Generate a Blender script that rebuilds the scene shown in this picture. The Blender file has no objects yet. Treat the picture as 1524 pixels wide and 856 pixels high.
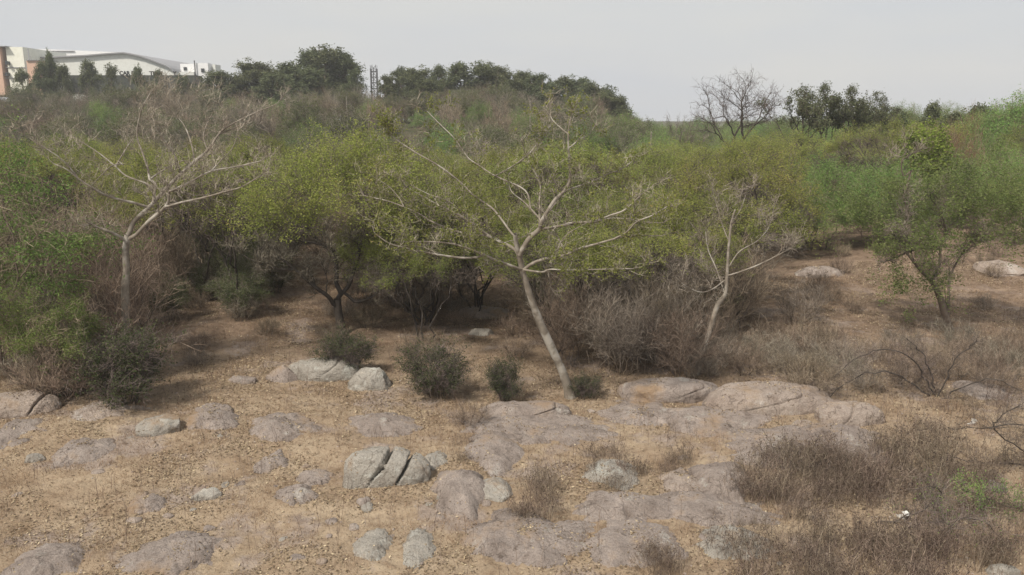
import bpy, math, numpy as np
from mathutils import Vector
R = math.radians
# ------------------------------------------------------------------ camera, world, sun, exposure
CAMH = 6.5; FPX = 1196.0; HOR = 178.0
PITCH = math.atan((428 - HOR) / FPX)
scene = bpy.context.scene
cam_d = bpy.data.cameras.new('camera'); cam = bpy.data.objects.new('camera', cam_d)
scene.collection.objects.link(cam); scene.camera = cam
cam.location = (0, 0, CAMH); cam.rotation_euler = (math.pi / 2 - PITCH, 0, 0)
cam_d.sensor_width = 36; cam_d.lens = FPX / 1524 * 36; cam_d.clip_start = .1; cam_d.clip_end = 6000
SUN_EL, SUN_AZ = R(50), R(-138)          # azimuth measured from +Y (the view direction) towards +X
w = bpy.data.worlds.new("World"); scene.world = w; w.use_nodes = True
nt = w.node_tree; nt.nodes.clear()
def wn(t): return nt.nodes.new(t)
out = wn('ShaderNodeOutputWorld'); bg = wn('ShaderNodeBackground'); bg.inputs['Strength'].default_value = .1
sky = wn('ShaderNodeTexSky'); sky.sky_type = 'NISHITA'; sky.sun_disc = False
sky.sun_elevation = SUN_EL; sky.sun_rotation = SUN_AZ; sky.dust_density = 4; sky.air_density = 1.5
tc = wn('ShaderNodeTexCoord'); mp = wn('ShaderNodeMapping'); mp.inputs['Scale'].default_value = (1, 1, 5)
nz = wn('ShaderNodeTexNoise'); nz.inputs['Scale'].default_value = 2.2; nz.inputs['Detail'].default_value = 4
cr = wn('ShaderNodeValToRGB'); cr.color_ramp.elements[0].position = .36; cr.color_ramp.elements[1].position = .62
cr.color_ramp.elements[0].color = (4.75, 4.9, 5.2, 1); cr.color_ramp.elements[1].color = (5.2, 5.2, 5.17, 1)
mx = wn('ShaderNodeMixRGB'); mx.inputs[0].default_value = .9
nt.links.new(tc.outputs['Generated'], mp.inputs[0]); nt.links.new(mp.outputs[0], nz.inputs['Vector'])
nt.links.new(nz.outputs['Fac'], cr.inputs[0]); nt.links.new(sky.outputs[0], mx.inputs[1]); nt.links.new(cr.outputs[0], mx.inputs[2])
nt.links.new(mx.outputs[0], bg.inputs[0]); nt.links.new(bg.outputs[0], out.inputs[0])
sd = bpy.data.lights.new('sun', 'SUN'); sd.energy = 3.3; sd.angle = R(5); sd.color = (1, .93, .83)
so = bpy.data.objects.new('sun', sd); scene.collection.objects.link(so)
sv = Vector((math.sin(SUN_AZ) * math.cos(SUN_EL), math.cos(SUN_AZ) * math.cos(SUN_EL), math.sin(SUN_EL)))
so.rotation_euler = sv.to_track_quat('Z', 'Y').to_euler(); so.location = (-30, 10, 40)
scene.view_settings.view_transform = 'Standard'; scene.view_settings.look = 'None'
scene.view_settings.exposure = 0.42; scene.view_settings.gamma = 1
scene.render.engine = 'CYCLES'
scene.cycles.use_denoising = True; scene.cycles.max_bounces = 5; scene.cycles.diffuse_bounces = 3
scene.cycles.transmission_bounces = 3; scene.cycles.glossy_bounces = 1; scene.cycles.volume_bounces = 2
scene.cycles.transparent_max_bounces = 4; scene.cycles.caustics_reflective = False; scene.cycles.caustics_refractive = False

# ------------------------------------------------------------------ numeric helpers
rng = np.random.default_rng(7)
def _h(ix, iy, iz, s):
    n = (ix * 73856093) ^ (iy * 19349663) ^ (iz * 83492791) ^ (s * 2654435761 & 0x7fffffff)
    n = (n ^ (n >> 13)) & 0x7fffffff; n = (n * 1274126177) & 0x7fffffff
    return ((n ^ (n >> 16)) & 0xffffff) / float(0xffffff)
def vnoise(p, s=0):
    p = np.asarray(p, float); f = np.floor(p).astype(np.int64); t = p - f; t = t * t * (3 - 2 * t)
    x, y, z = f[..., 0], f[..., 1], f[..., 2]; a, b, c = t[..., 0], t[..., 1], t[..., 2]
    def L(u, v, q): return u + (v - u) * q
    return L(L(L(_h(x, y, z, s), _h(x + 1, y, z, s), a), L(_h(x, y + 1, z, s), _h(x + 1, y + 1, z, s), a), b),
             L(L(_h(x, y, z + 1, s), _h(x + 1, y, z + 1, s), a), L(_h(x, y + 1, z + 1, s), _h(x + 1, y + 1, z + 1, s), a), b), c)
def fbm(p, o=4, s=0, g=.5):
    v = 0; a = 1; t = 0; p = np.asarray(p, float)
    for i in range(o): v = v + a * vnoise(p * 2 ** i + 17.3 * i, s + i); t += a; a *= g
    return v / t - .5
def ss(a, b, x): t = np.clip((x - a) / (b - a), 0, 1); return t * t * (3 - 2 * t)
def height(x, y, fine=True):
    x = np.asarray(x, float); y = np.asarray(y, float)
    q = x / np.maximum(y, 8)
    z = 5.9 * ss(52, 132, y) * (1 - ss(.03, .2, q)) + 1.6 * ss(60, 130, y) * ss(.2, .5, q)
    z = z + .9 * ss(24, 45, y) * ss(.25, .5, q)
    P = np.stack([x, y, x * 0], -1)
    z = z + .7 * fbm(P / 9, 2, 3) * ss(6, 14, y)
    if fine: z = z + .16 * fbm(P / 1.1, 4, 5)
    return z
def ray(px, py):
    c, s = math.cos(PITCH), math.sin(PITCH)
    a, b = (px - 762) / FPX, (428 - py) / FPX
    return np.array([a, c + b * s, -s + b * c])
def at(px, py):
    d = ray(px, py); t = 4.; 
    while t < 900:
        p = d * t
        if CAMH + p[2] < float(height(p[0], p[1], False)): break
        t += .25 + t * .004
    lo, hi = t - .25 - t * .004, t
    for _ in range(12):
        m = (lo + hi) / 2; p = d * m
        if CAMH + p[2] < float(height(p[0], p[1], False)): hi = m
        else: lo = m
    p = d * hi; return float(p[0]), float(p[1]), float(height(p[0], p[1]))
def onray(px, py, Y):                    # the 3D point seen at a pixel, at ground distance Y
    d = ray(px, py); t = Y / d[1]; return np.array([d[0] * t, Y, CAMH + d[2] * t])
def unit(n, g=rng):
    v = g.normal(size=(n, 3)); return v / np.linalg.norm(v, axis=1, keepdims=True)

# ------------------------------------------------------------------ materials
def mat(name, build):
    m = bpy.data.materials.new(name); m.use_nodes = True; t = m.node_tree; t.nodes.clear()
    o = t.nodes.new('ShaderNodeOutputMaterial'); s = build(t); t.links.new(s, o.inputs[0]); return m
def N(t, k, **kw):
    n = t.nodes.new(k)
    for a, v in kw.items(): setattr(n, a, v)
    return n
def noise(t, scale, detail=4, rough=.55, co='Object', vec=None, stretch=None):
    if vec is None:
        tc = N(t, 'ShaderNodeTexCoord'); vec = tc.outputs[co]
        if co == 'World': pass
    if stretch:
        mpn = N(t, 'ShaderNodeMapping'); mpn.inputs['Scale'].default_value = stretch; t.links.new(vec, mpn.inputs[0]); vec = mpn.outputs[0]
    n = N(t, 'ShaderNodeTexNoise'); n.inputs['Scale'].default_value = scale; n.inputs['Detail'].default_value = detail
    n.inputs['Roughness'].default_value = rough; t.links.new(vec, n.inputs['Vector']); return n.outputs['Fac']
def ramp(t, fac, stops):
    r = N(t, 'ShaderNodeValToRGB'); e = r.color_ramp.elements
    while len(e) < len(stops): e.new(.5)
    for i, (p, c) in enumerate(stops): e[i].position = p; e[i].color = (*c, 1)
    t.links.new(fac, r.inputs[0]); return r.outputs[0]
def mix(t, fac, a, b, bt='MIX'):
    m = N(t, 'ShaderNodeMixRGB', blend_type=bt)
    for i, v in enumerate((fac, a, b)):
        if isinstance(v, (int, float)): m.inputs[i].default_value = v if i == 0 else (v, v, v, 1)
        elif isinstance(v, tuple): m.inputs[i].default_value = (*v, 1)
        else: t.links.new(v, m.inputs[i])
    return m.outputs[0]
def bsdf(t, col, rough=.9, bump=None, bd=.01, bs=.5, spec=.2):
    p = N(t, 'ShaderNodeBsdfPrincipled'); p.inputs['Roughness'].default_value = rough; p.inputs['Specular IOR Level'].default_value = spec
    if isinstance(col, tuple): p.inputs['Base Color'].default_value = (*col, 1)
    else: t.links.new(col, p.inputs['Base Color'])
    if bump is not None:
        b = N(t, 'ShaderNodeBump'); b.inputs['Strength'].default_value = bs; b.inputs['Distance'].default_value = bd
        t.links.new(bump, b.inputs['Height']); t.links.new(b.outputs[0], p.inputs['Normal'])
    return p.outputs[0]
def leaf_mat(name, stops, tr=.3, var=.25):
    def b(t):
        a = N(t, 'ShaderNodeAttribute', attribute_name='rnd'); c = ramp(t, a.outputs['Fac'], stops)
        oi = N(t, 'ShaderNodeObjectInfo'); hs = N(t, 'ShaderNodeHueSaturation')
        mr = N(t, 'ShaderNodeMapRange'); mr.inputs[3].default_value = 1 - var; mr.inputs[4].default_value = 1 + var
        t.links.new(oi.outputs['Random'], mr.inputs[0]); t.links.new(mr.outputs[0], hs.inputs['Value'])
        mh = N(t, 'ShaderNodeMapRange'); mh.inputs[3].default_value = .485; mh.inputs[4].default_value = .515
        mm = N(t, 'ShaderNodeMath', operation='FRACT'); m2 = N(t, 'ShaderNodeMath', operation='MULTIPLY'); m2.inputs[1].default_value = 7.31
        t.links.new(oi.outputs['Random'], m2.inputs[0]); t.links.new(m2.outputs[0], mm.inputs[0]); t.links.new(mm.outputs[0], mh.inputs[0])
        t.links.new(mh.outputs[0], hs.inputs['Hue']); t.links.new(c, hs.inputs['Color'])
        d = N(t, 'ShaderNodeBsdfDiffuse'); l = N(t, 'ShaderNodeBsdfTranslucent'); s = N(t, 'ShaderNodeMixShader'); s.inputs[0].default_value = tr
        t.links.new(hs.outputs[0], d.inputs[0]); t.links.new(hs.outputs[0], l.inputs[0])
        t.links.new(d.outputs[0], s.inputs[1]); t.links.new(l.outputs[0], s.inputs[2]); return s.outputs[0]
    return mat(name, b)
def bark_mat(name, a, b_, sc=6, pale=None):
    def b(t):
        n = noise(t, sc, 5); c = ramp(t, n, [(.3, a), (.7, b_)])
        if pale:
            n2 = noise(t, 2.5, 3); m = ramp(t, n2, [(.5, (0, 0, 0)), (.62, (1, 1, 1))]); c = mix(t, m, c, pale)
        return bsdf(t, c, .85, noise(t, 40, 4), .004, .6)
    return mat(name, b)
M = {}
M['bark_pale'] = bark_mat('pale bark', (.165, .138, .108), (.29, .255, .21), 5, (.39, .36, .31))
M['bark_twig'] = bark_mat('grey brown bark', (.14, .118, .095), (.29, .255, .215), 5)
M['bark_dark'] = bark_mat('dark bark', (.04, .033, .028), (.095, .08, .068), 6)
M['bark_brown'] = bark_mat('brown bark', (.1, .075, .058), (.19, .15, .12), 5)
def twig_mat(name, stops): return leaf_mat(name, [(p, tuple(min(.5, v * 1.75) for v in c)) for p, c in stops], .0, .2)
M['twig_grey'] = twig_mat('grey twigs', [(0, (.07, .06, .048)), (.6, (.14, .12, .095)), (1, (.25, .22, .18))])
M['twig_brown'] = twig_mat('brown twigs', [(0, (.06, .046, .035)), (.6, (.14, .11, .08)), (1, (.24, .195, .145))])
M['twig_dark'] = twig_mat('dark twigs', [(0, (.035, .03, .027)), (.7, (.085, .07, .062)), (1, (.15, .12, .105))])
def LS(L, f): return [(p, tuple(min(.5, v * f) for v in c)) for p, c in L]
M['leaf_acacia'] = leaf_mat('yellow green leaves', LS([(0, (.075, .092, .024)), (.5, (.137, .158, .04)), (.9, (.2, .205, .06)), (1, (.22, .17, .07))], 1.95), .42)
M['leaf_mesq'] = leaf_mat('mid green leaves', LS([(0, (.05, .085, .025)), (.5, (.09, .14, .04)), (1, (.15, .19, .06))], 2.05), .35)
M['leaf_vivid'] = leaf_mat('fresh green leaves', LS([(0, (.05, .075, .025)), (.5, (.09, .13, .038)), (.85, (.15, .19, .06)), (1, (.2, .17, .08))], 1.85), .35, .08)
M['leaf_dark'] = leaf_mat('dark grey green leaves', LS([(0, (.042, .05, .027)), (.5, (.082, .095, .05)), (1, (.145, .155, .085))], 1.45), .25, .1)
M['leaf_olive'] = leaf_mat('olive leaves', LS([(0, (.04, .05, .024)), (.5, (.078, .094, .04)), (1, (.135, .14, .065))], 1.5), .25, .2)
M['leaf_yellow'] = leaf_mat('bright yellow green leaves', LS([(0, (.11, .15, .03)), (.5, (.18, .22, .045)), (1, (.26, .28, .07))], 1.2), .35, .05)
M['leaf_rust'] = leaf_mat('dry rusty leaves', LS([(0, (.15, .085, .05)), (.6, (.25, .16, .1)), (1, (.33, .24, .17))], 1.2), .2, .1)
M['leaf_bush'] = leaf_mat('dark bush leaves', [(0, (.035, .045, .022)), (.5, (.065, .082, .035)), (1, (.13, .14, .065))], .25, .1)
M['leaf_clear'] = leaf_mat('feathery pale green leaves', [(0, (.09, .13, .045)), (.5, (.165, .22, .075)), (1, (.25, .29, .11))], .4, .04)
M['litter'] = leaf_mat('fallen leaves', [(0, (.09, .06, .042)), (.45, (.21, .152, .103)), (.8, (.34, .255, .17)), (1, (.5, .4, .28))], 0, .0)
M['straw'] = leaf_mat('straw', [(0, (.17, .115, .07)), (.5, (.32, .23, .14)), (1, (.46, .36, .24))], .15, .1)
M['weed'] = leaf_mat('dry weed stalks', [(0, (.085, .062, .048)), (.55, (.19, .145, .112)), (1, (.34, .275, .21))], 0, .15)
M['seed'] = leaf_mat('dark seed heads', [(0, (.04, .03, .028)), (1, (.1, .075, .065))], 0, .1)

def ground_b(t):
    g = N(t, 'ShaderNodeNewGeometry'); v = g.outputs['Position']
    base = ramp(t, noise(t, .9, 8, .62, vec=v), [(.3, (.245, .175, .112)), (.48, (.325, .245, .168)), (.66, (.415, .328, .23))])
    pale = ramp(t, noise(t, .33, 4, .5, vec=v), [(.46, (0, 0, 0)), (.62, (1, 1, 1))])
    c = mix(t, pale, base, ramp(t, noise(t, 3, 6, vec=v), [(.3, (.3, .228, .155)), (.7, (.43, .34, .24))]))
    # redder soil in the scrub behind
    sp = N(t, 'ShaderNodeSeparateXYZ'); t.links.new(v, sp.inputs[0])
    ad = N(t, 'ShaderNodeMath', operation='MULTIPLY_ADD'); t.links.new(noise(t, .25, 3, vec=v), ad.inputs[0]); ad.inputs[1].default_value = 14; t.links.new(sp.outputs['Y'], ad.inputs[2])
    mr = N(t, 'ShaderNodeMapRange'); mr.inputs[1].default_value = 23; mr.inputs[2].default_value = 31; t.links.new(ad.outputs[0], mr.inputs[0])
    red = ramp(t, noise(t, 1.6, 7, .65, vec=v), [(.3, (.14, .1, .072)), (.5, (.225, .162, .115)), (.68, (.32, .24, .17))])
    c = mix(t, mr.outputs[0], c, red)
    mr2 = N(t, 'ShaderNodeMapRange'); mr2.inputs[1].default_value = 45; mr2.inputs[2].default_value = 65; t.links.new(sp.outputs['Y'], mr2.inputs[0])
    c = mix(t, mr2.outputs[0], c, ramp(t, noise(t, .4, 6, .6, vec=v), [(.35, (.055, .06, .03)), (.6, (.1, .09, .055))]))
    rk = ramp(t, noise(t, .55, 8, .66, vec=v), [(.53, (0, 0, 0)), (.6, (1, 1, 1))]); mr3 = N(t, 'ShaderNodeMapRange'); mr3.inputs[1].default_value = 34; mr3.inputs[2].default_value = 24; t.links.new(sp.outputs['Y'], mr3.inputs[0])
    rm = N(t, 'ShaderNodeMath', operation='MULTIPLY'); t.links.new(rk, rm.inputs[0]); t.links.new(mr3.outputs[0], rm.inputs[1]); rm2 = N(t, 'ShaderNodeMath', operation='MULTIPLY'); t.links.new(rm.outputs[0], rm2.inputs[0]); rm2.inputs[1].default_value = .75
    c = mix(t, rm2.outputs[0], c, ramp(t, noise(t, 4, 6, vec=v), [(.3, (.25, .2, .17)), (.7, (.37, .31, .27))]))
    # crusty dark flecks and pale grit
    fl = ramp(t, noise(t, 22, 5, .65, vec=v, stretch=(1, 1.6, 1)), [(.3, (.45, .42, .4)), (.42, (1, 1, 1)), (.62, (1, 1, 1)), (.74, (1.35, 1.3, 1.25))])
    c = mix(t, .85, c, fl, 'MULTIPLY')
    fl2 = ramp(t, noise(t, 5, 5, .6, vec=v), [(.32, (.68, .64, .62)), (.5, (1, 1, 1))]); c = mix(t, .8, c, fl2, 'MULTIPLY')
    return bsdf(t, c, .95, noise(t, 14, 8, .7, vec=v), .06, .9, .1)
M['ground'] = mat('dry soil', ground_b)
def rock_b(a, b_, lich, amt):
    def f(t):
        oc = N(t, 'ShaderNodeNewGeometry').outputs['Position']
        c = ramp(t, noise(t, 1.6, 7, .6, vec=oc), [(.3, a), (.68, b_)])
        m = ramp(t, noise(t, 2.3, 8, .68, vec=oc, stretch=(1, .7, 1.3)), [(.58 - amt, (0, 0, 0)), (.66 - amt, (1, 1, 1))])
        c = mix(t, m, c, lich)
        sp = ramp(t, noise(t, 45, 3, .7, vec=oc), [(.34, (.5, .48, .46)), (.45, (.95, .95, .95)), (.58, (1, 1, 1)), (.68, (1.4, 1.4, 1.4))])
        c = mix(t, .8, c, sp, 'MULTIPLY')
        vo = N(t, 'ShaderNodeTexVoronoi', feature='DISTANCE_TO_EDGE'); vo.inputs['Scale'].default_value = .8
        wv = N(t, 'ShaderNodeVectorMath', operation='ADD'); nn = N(t, 'ShaderNodeTexNoise'); nn.inputs['Scale'].default_value = 3
        t.links.new(oc, nn.inputs['Vector']); t.links.new(nn.outputs['Color'], wv.inputs[0]); t.links.new(oc, wv.inputs[1]); t.links.new(wv.outputs[0], vo.inputs['Vector'])
        ck = ramp(t, vo.outputs['Distance'], [(0, (.4, .38, .36)), (.014, (1, 1, 1))]); c = mix(t, .75, c, ck, 'MULTIPLY')
        c = mix(t, .85, c, ramp(t, noise(t, 3.2, 9, .72, vec=oc, stretch=(1, 1, .35)), [(.3, (.5, .46, .43)), (.46, (1, 1, 1)), (.56, (1, 1, 1)), (.7, (1.3, 1.28, 1.25))]), 'MULTIPLY')
        # wind blown soil on the rock
        du = ramp(t, noise(t, .8, 6, .65, vec=oc), [(.55, (0, 0, 0)), (.68, (1, 1, 1))]); c = mix(t, du, c, (.33, .235, .155))
        return bsdf(t, c, .9, noise(t, 7, 10, .75, vec=oc), .12, .9, .2)
    return f
M['rock'] = mat('mauve grey rock', rock_b((.255, .21, .18), (.4, .34, .3), (.44, .4, .355), 0))
M['rock_pale'] = mat('pale lichened rock', rock_b((.31, .28, .24), (.43, .4, .35), (.49, .48, .43), .03))
M['rock_pink'] = mat('pinkish rock', rock_b((.3, .24, .2), (.44, .37, .315), (.48, .43, .385), 0))
def plain(name, c, rough=.8):
    def f(t):
        n = ramp(t, noise(t, 1.2, 5), [(.3, (.88, .88, .87)), (.6, (1, 1, 1))]); return bsdf(t, mix(t, .9, c, n, 'MULTIPLY'), rough)
    return mat(name, f)
M['cream'] = plain('cream render', (.8, .8, .7)); M['white'] = plain('white sheet', (.8, .8, .8), .6)
M['shed'] = plain('pale grey cladding', (.7, .71, .67), .6); M['trim'] = plain('grey trim', (.3, .3, .31), .6)
M['peach'] = plain('peach render', (.6, .4, .3)); M['glass'] = plain('dark window', (.04, .045, .05), .3)
M['net'] = plain('dark green cladding', (.045, .05, .042)); M['steel'] = plain('grey steel', (.13, .13, .135), .5)
M['paper'] = plain('white litter', (.7, .68, .64)); M['letter'] = plain('black lettering', (.03, .03, .03))
def fleck(t):
    return bsdf(t, ramp(t, noise(t, 3, 3), [(.3, (.22, .17, .13)), (.5, (.3, .24, .2)), (.7, (.42, .37, .32))]), .9)
M['pebble'] = mat('pebbles', fleck)

# ------------------------------------------------------------------ mesh helpers
def mesh_obj(name, V, F, m, parent=None, rnd=None, smooth=False, loc=None):
    """V (n,3), F (k,s) integer array of equal-sided faces"""
    me = bpy.data.meshes.new(name); V = np.ascontiguousarray(V, np.float32); F = np.ascontiguousarray(F, np.int32)
    k, s = F.shape
    me.vertices.add(len(V)); me.vertices.foreach_set('co', V.ravel())
    me.loops.add(k * s); me.loops.foreach_set('vertex_index', F.ravel())
    me.polygons.add(k); me.polygons.foreach_set('loop_start', np.arange(k, dtype=np.int32) * s)
    me.polygons.foreach_set('use_smooth', np.full(k, smooth))
    if rnd is not None:
        a = me.attributes.new('rnd', 'FLOAT', 'FACE'); a.data.foreach_set('value', np.ascontiguousarray(rnd, np.float32))
    me.update(calc_edges=True); me.materials.append(M[m] if isinstance(m, str) else m)
    o = bpy.data.objects.new(name, me); scene.collection.objects.link(o)
    if parent is not None: o.parent = parent
    if loc is not None: o.location = loc
    return o
class Tubes:
    def __init__(s): s.d = {}
    def add(s, P, r0, r1, sides=3):
        P = np.asarray(P, float); K = len(P); Rr = np.linspace(r0, r1, K)
        s.d.setdefault((K, sides), []).append((P[None], Rr[None]))
    def addR(s, P, Rr, sides=8): s.d.setdefault((len(P), sides), []).append((np.asarray(P)[None], np.asarray(Rr)[None]))
    def many(s, P, Rr, sides=3):       # P (n,K,3), Rr (n,K)
        if len(P): s.d.setdefault((P.shape[1], sides), []).append((P, Rr))
    def build(s, name, m, parent, smooth=True, cap=False):
        VV, FF, RR = [], [], []; off = 0
        for (K, S), L in s.d.items():
            P = np.concatenate([a for a, b in L]); Rd = np.concatenate([b for a, b in L]); n = len(P)
            T = np.gradient(P, axis=1); T /= np.linalg.norm(T, axis=2, keepdims=True) + 1e-9
            D = P[:, -1] - P[:, 0]; ref = np.zeros((n, 3)); ref[np.arange(n), np.argmin(np.abs(D), axis=1)] = 1
            U = np.cross(T, ref[:, None, :]); U /= np.linalg.norm(U, axis=2, keepdims=True) + 1e-9; W = np.cross(T, U)
            an = np.arange(S) * 2 * math.pi / S
            V = P[:, :, None] + Rd[:, :, None, None] * (np.cos(an)[None, None, :, None] * U[:, :, None] + np.sin(an)[None, None, :, None] * W[:, :, None])
            idx = np.arange(n * K * S).reshape(n, K, S) + off; nx = np.roll(idx, -1, axis=2)
            F = np.stack([idx[:, :-1], nx[:, :-1], nx[:, 1:], idx[:, 1:]], -1).reshape(-1, 4)
            VV.append(V.reshape(-1, 3)); FF.append(F); RR.append(np.repeat(rng.random(n), (K - 1) * S)); off += n * K * S
        if not VV: return None
        return mesh_obj(name, np.concatenate(VV), np.concatenate(FF), m, parent, np.concatenate(RR), smooth)
def leaf_quads(C, size, asp=.45, up=.35, droop=0, g=None):
    """rhombic leaf faces centred at C"""
    g = g or rng; n = len(C); a = unit(n, g); a[:, 2] = a[:, 2] * (1 - up) - droop; a /= np.linalg.norm(a, axis=1, keepdims=True)
    b = np.cross(a, unit(n, g)); b /= np.linalg.norm(b, axis=1, keepdims=True) + 1e-9
    s = (size * g.uniform(.6, 1.35, n))[:, None]
    V = np.stack([C - a * s * .5, C + b * s * asp * .5, C + a * s * .5, C - b * s * asp * .5], 1).reshape(-1, 3)
    return V, np.arange(4 * n).reshape(n, 4)
def tag(o, label=None, cat=None, group=None, kind=None):
    if label: o['label'] = label
    if cat: o['category'] = cat
    if group: o['group'] = group
    if kind: o['kind'] = kind
    return o
def empty(name, loc=(0, 0, 0), rz=0):
    o = bpy.data.objects.new(name, None); o.empty_display_size = .3; scene.collection.objects.link(o); o.location = loc; o.rotation_euler = (0, 0, rz); return o
def copy_tree(o):
    c = o.copy(); scene.collection.objects.link(c)
    for k in ('label', 'group', 'category'):
        if k in c: del c[k]
    for ch in o.children:
        d = ch.copy(); scene.collection.objects.link(d); d.parent = c
        for g in ch.children:
            e = g.copy(); scene.collection.objects.link(e); e.parent = d
    return c
def box(x0, x1, y0, y1, z0, z1):
    V = np.array([[x, y, z] for z in (z0, z1) for (x, y) in ((x0, y0), (x1, y0), (x1, y1), (x0, y1))], float)
    F = np.array([[0, 3, 2, 1], [4, 5, 6, 7], [0, 1, 5, 4], [1, 2, 6, 5], [2, 3, 7, 6], [3, 0, 4, 7]]); return V, F
def boxes(name, L, m, parent, loc=None):
    V, F = [], []
    for b in L:
        v, f = box(*b); F.append(f + 8 * len(V)); V.append(v)
    return mesh_obj(name, np.concatenate(V), np.concatenate(F), m, parent, loc=loc)

# ------------------------------------------------------------------ growing things
def bend(p, q, K, wig, g, sag=0):
    t = np.linspace(0, 1, K)[:, None]; L = np.linalg.norm(q - p); P = p + (q - p) * t
    J = g.normal(size=(K, 3)) * wig * L; J[0] = J[-1] = 0
    P = P + J; P[:, 2] += (sag * L * (t * (1 - t)))[:, 0]; return P
def fit(T, p, tg, rt, tips, g, wig=.07, up=.1, frac=(.3, .5), pw=.48):
    n = len(tg)
    if n == 1:
        P = bend(p, tg[0], 4, wig, g, up); T.addR(P, np.linspace(rt, rt * .45, 4), 3); tips.append(P); return
    c = tg.mean(0); q = p + (c - p) * g.uniform(*frac) ; r = rt * n ** pw
    P = bend(p, q, 4, wig, g, up); T.addR(P, np.linspace(r, r * .86, 4), 7 if r > .035 else (5 if r > .012 else 3))
    if n < 12: tips.append(P)
    d = tg - c; v = g.normal(size=3)
    for _ in range(2): v = d.T @ (d @ v); v /= np.linalg.norm(v) + 1e-9
    k = d @ v; o = np.argsort(k); m = min(max(1, int(n * g.uniform(.33, .67))), n - 1)
    fit(T, q, tg[o[:m]], rt, tips, g, wig, up, frac, pw); fit(T, q, tg[o[m:]], rt, tips, g, wig, up, frac, pw)
def along(tips, n, g):
    A = np.array([t for t in tips]); i = g.integers(0, len(A), n); k = g.integers(0, A.shape[1] - 1, n); f = g.random(n)[:, None]
    a, b = A[i, k], A[i, k + 1]; return a + (b - a) * f, (b - a) / (np.linalg.norm(b - a, axis=1, keepdims=True) + 1e-9)
def twigs(T, tips, n, L, r, g, up=.2, spread=.9, sub=2):
    """n side twigs on the tip branches, each with finer sub-twigs; returns their polylines"""
    p, d = along(tips, n, g); out = []
    for lev in range(sub):
        v = d * .6 + unit(len(p), g) * spread; v[:, 2] += up; v /= np.linalg.norm(v, axis=1, keepdims=True)
        ln = (L * g.uniform(.4, 1.2, len(p)) * .6 ** lev)[:, None]
        v2 = v + unit(len(p), g) * .45; v2 /= np.linalg.norm(v2, axis=1, keepdims=True)
        P = np.stack([p, p + v * ln * .5, p + v * ln * .5 + v2 * ln * .5], 1); rr = r * .75 ** lev
        T.many(P, np.tile(np.array([[rr, rr * .75, rr * .45]]), (len(p), 1)), 3); out.append(P)
        k = g.integers(0, len(P), int(len(P) * 1.6)); f = g.random(len(k))[:, None]
        a, b = P[k, 1], P[k, 2]; p = a + (b - a) * f; d = v2[k]
    return np.concatenate(out)
def leaf_mesh(name, m, tw, n, size, parent, g, asp=.45, scatter=.05, up=.35, keep=None, droop=0):
    i = g.integers(0, len(tw), n); f = g.random(n)[:, None]; k = g.integers(0, 2, n)
    a, b = tw[i, k], tw[i, k + 1]; C = a + (b - a) * f + g.normal(size=(n, 3)) * scatter
    if keep is not None: C = C[keep(C)]
    V, F = leaf_quads(C, size, asp, up, droop, g)
    cl = vnoise(C / .7, 3)
    return mesh_obj(name, V, F, m, parent, np.clip(g.random(len(C)) * .6 + cl * .55 - .05, 0, 1))

def dome(n, R_, h, th, g, flat=.3, lump=.25):
    """target points in an umbrella crown of radius R_, top height h"""
    a = g.random(n) * 2 * math.pi; r = R_ * np.sqrt(g.random(n)) ; lr = 1 + lump * (vnoise(np.stack([np.cos(a) * 2, np.sin(a) * 2, a * 0 + g.random() * 9], -1)) - .5) * 2
    x, y = np.cos(a) * r * lr, np.sin(a) * r * lr
    z = h * (1 - flat * (r / R_) ** 2) - g.random(n) ** 1.3 * th + .5 * fbm(np.stack([x, y, x * 0], -1) / 1.2, 2, int(g.integers(99)))
    return np.stack([x, y, z], -1)
def ball(n, Rx, z0, z1, g, lump=.3, low=.5):
    v = unit(n, g); r = g.random(n) ** low; lu = 1 + lump * 2 * (vnoise(v * 2.2 + g.random() * 50) - .5)
    return np.stack([v[:, 0] * r * Rx * lu, v[:, 1] * r * Rx * lu, (z0 + z1) / 2 + v[:, 2] * r * (z1 - z0) / 2 * lu], -1)
def stems(T, tg, ns, base_r, rt, g, bark_wig=.07, up=.1, spread=.15, frac=(.3, .5), pw=.48):
    """several stems from one root, each feeding its own sector of the targets"""
    a = np.arctan2(tg[:, 1], tg[:, 0]) + g.random() * 6; a = a % (2 * math.pi); o = np.argsort(a); tips = []
    for ch in np.array_split(o, ns):
        if len(ch) < 1: continue
        c = tg[ch].mean(0); u = c[:2] / (np.linalg.norm(c[:2]) + 1e-6)
        fit(T, np.array([u[0] * spread * g.random(), u[1] * spread * g.random(), -.1]), tg[ch], rt, tips, g, bark_wig, up, frac, pw)
    return tips
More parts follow.
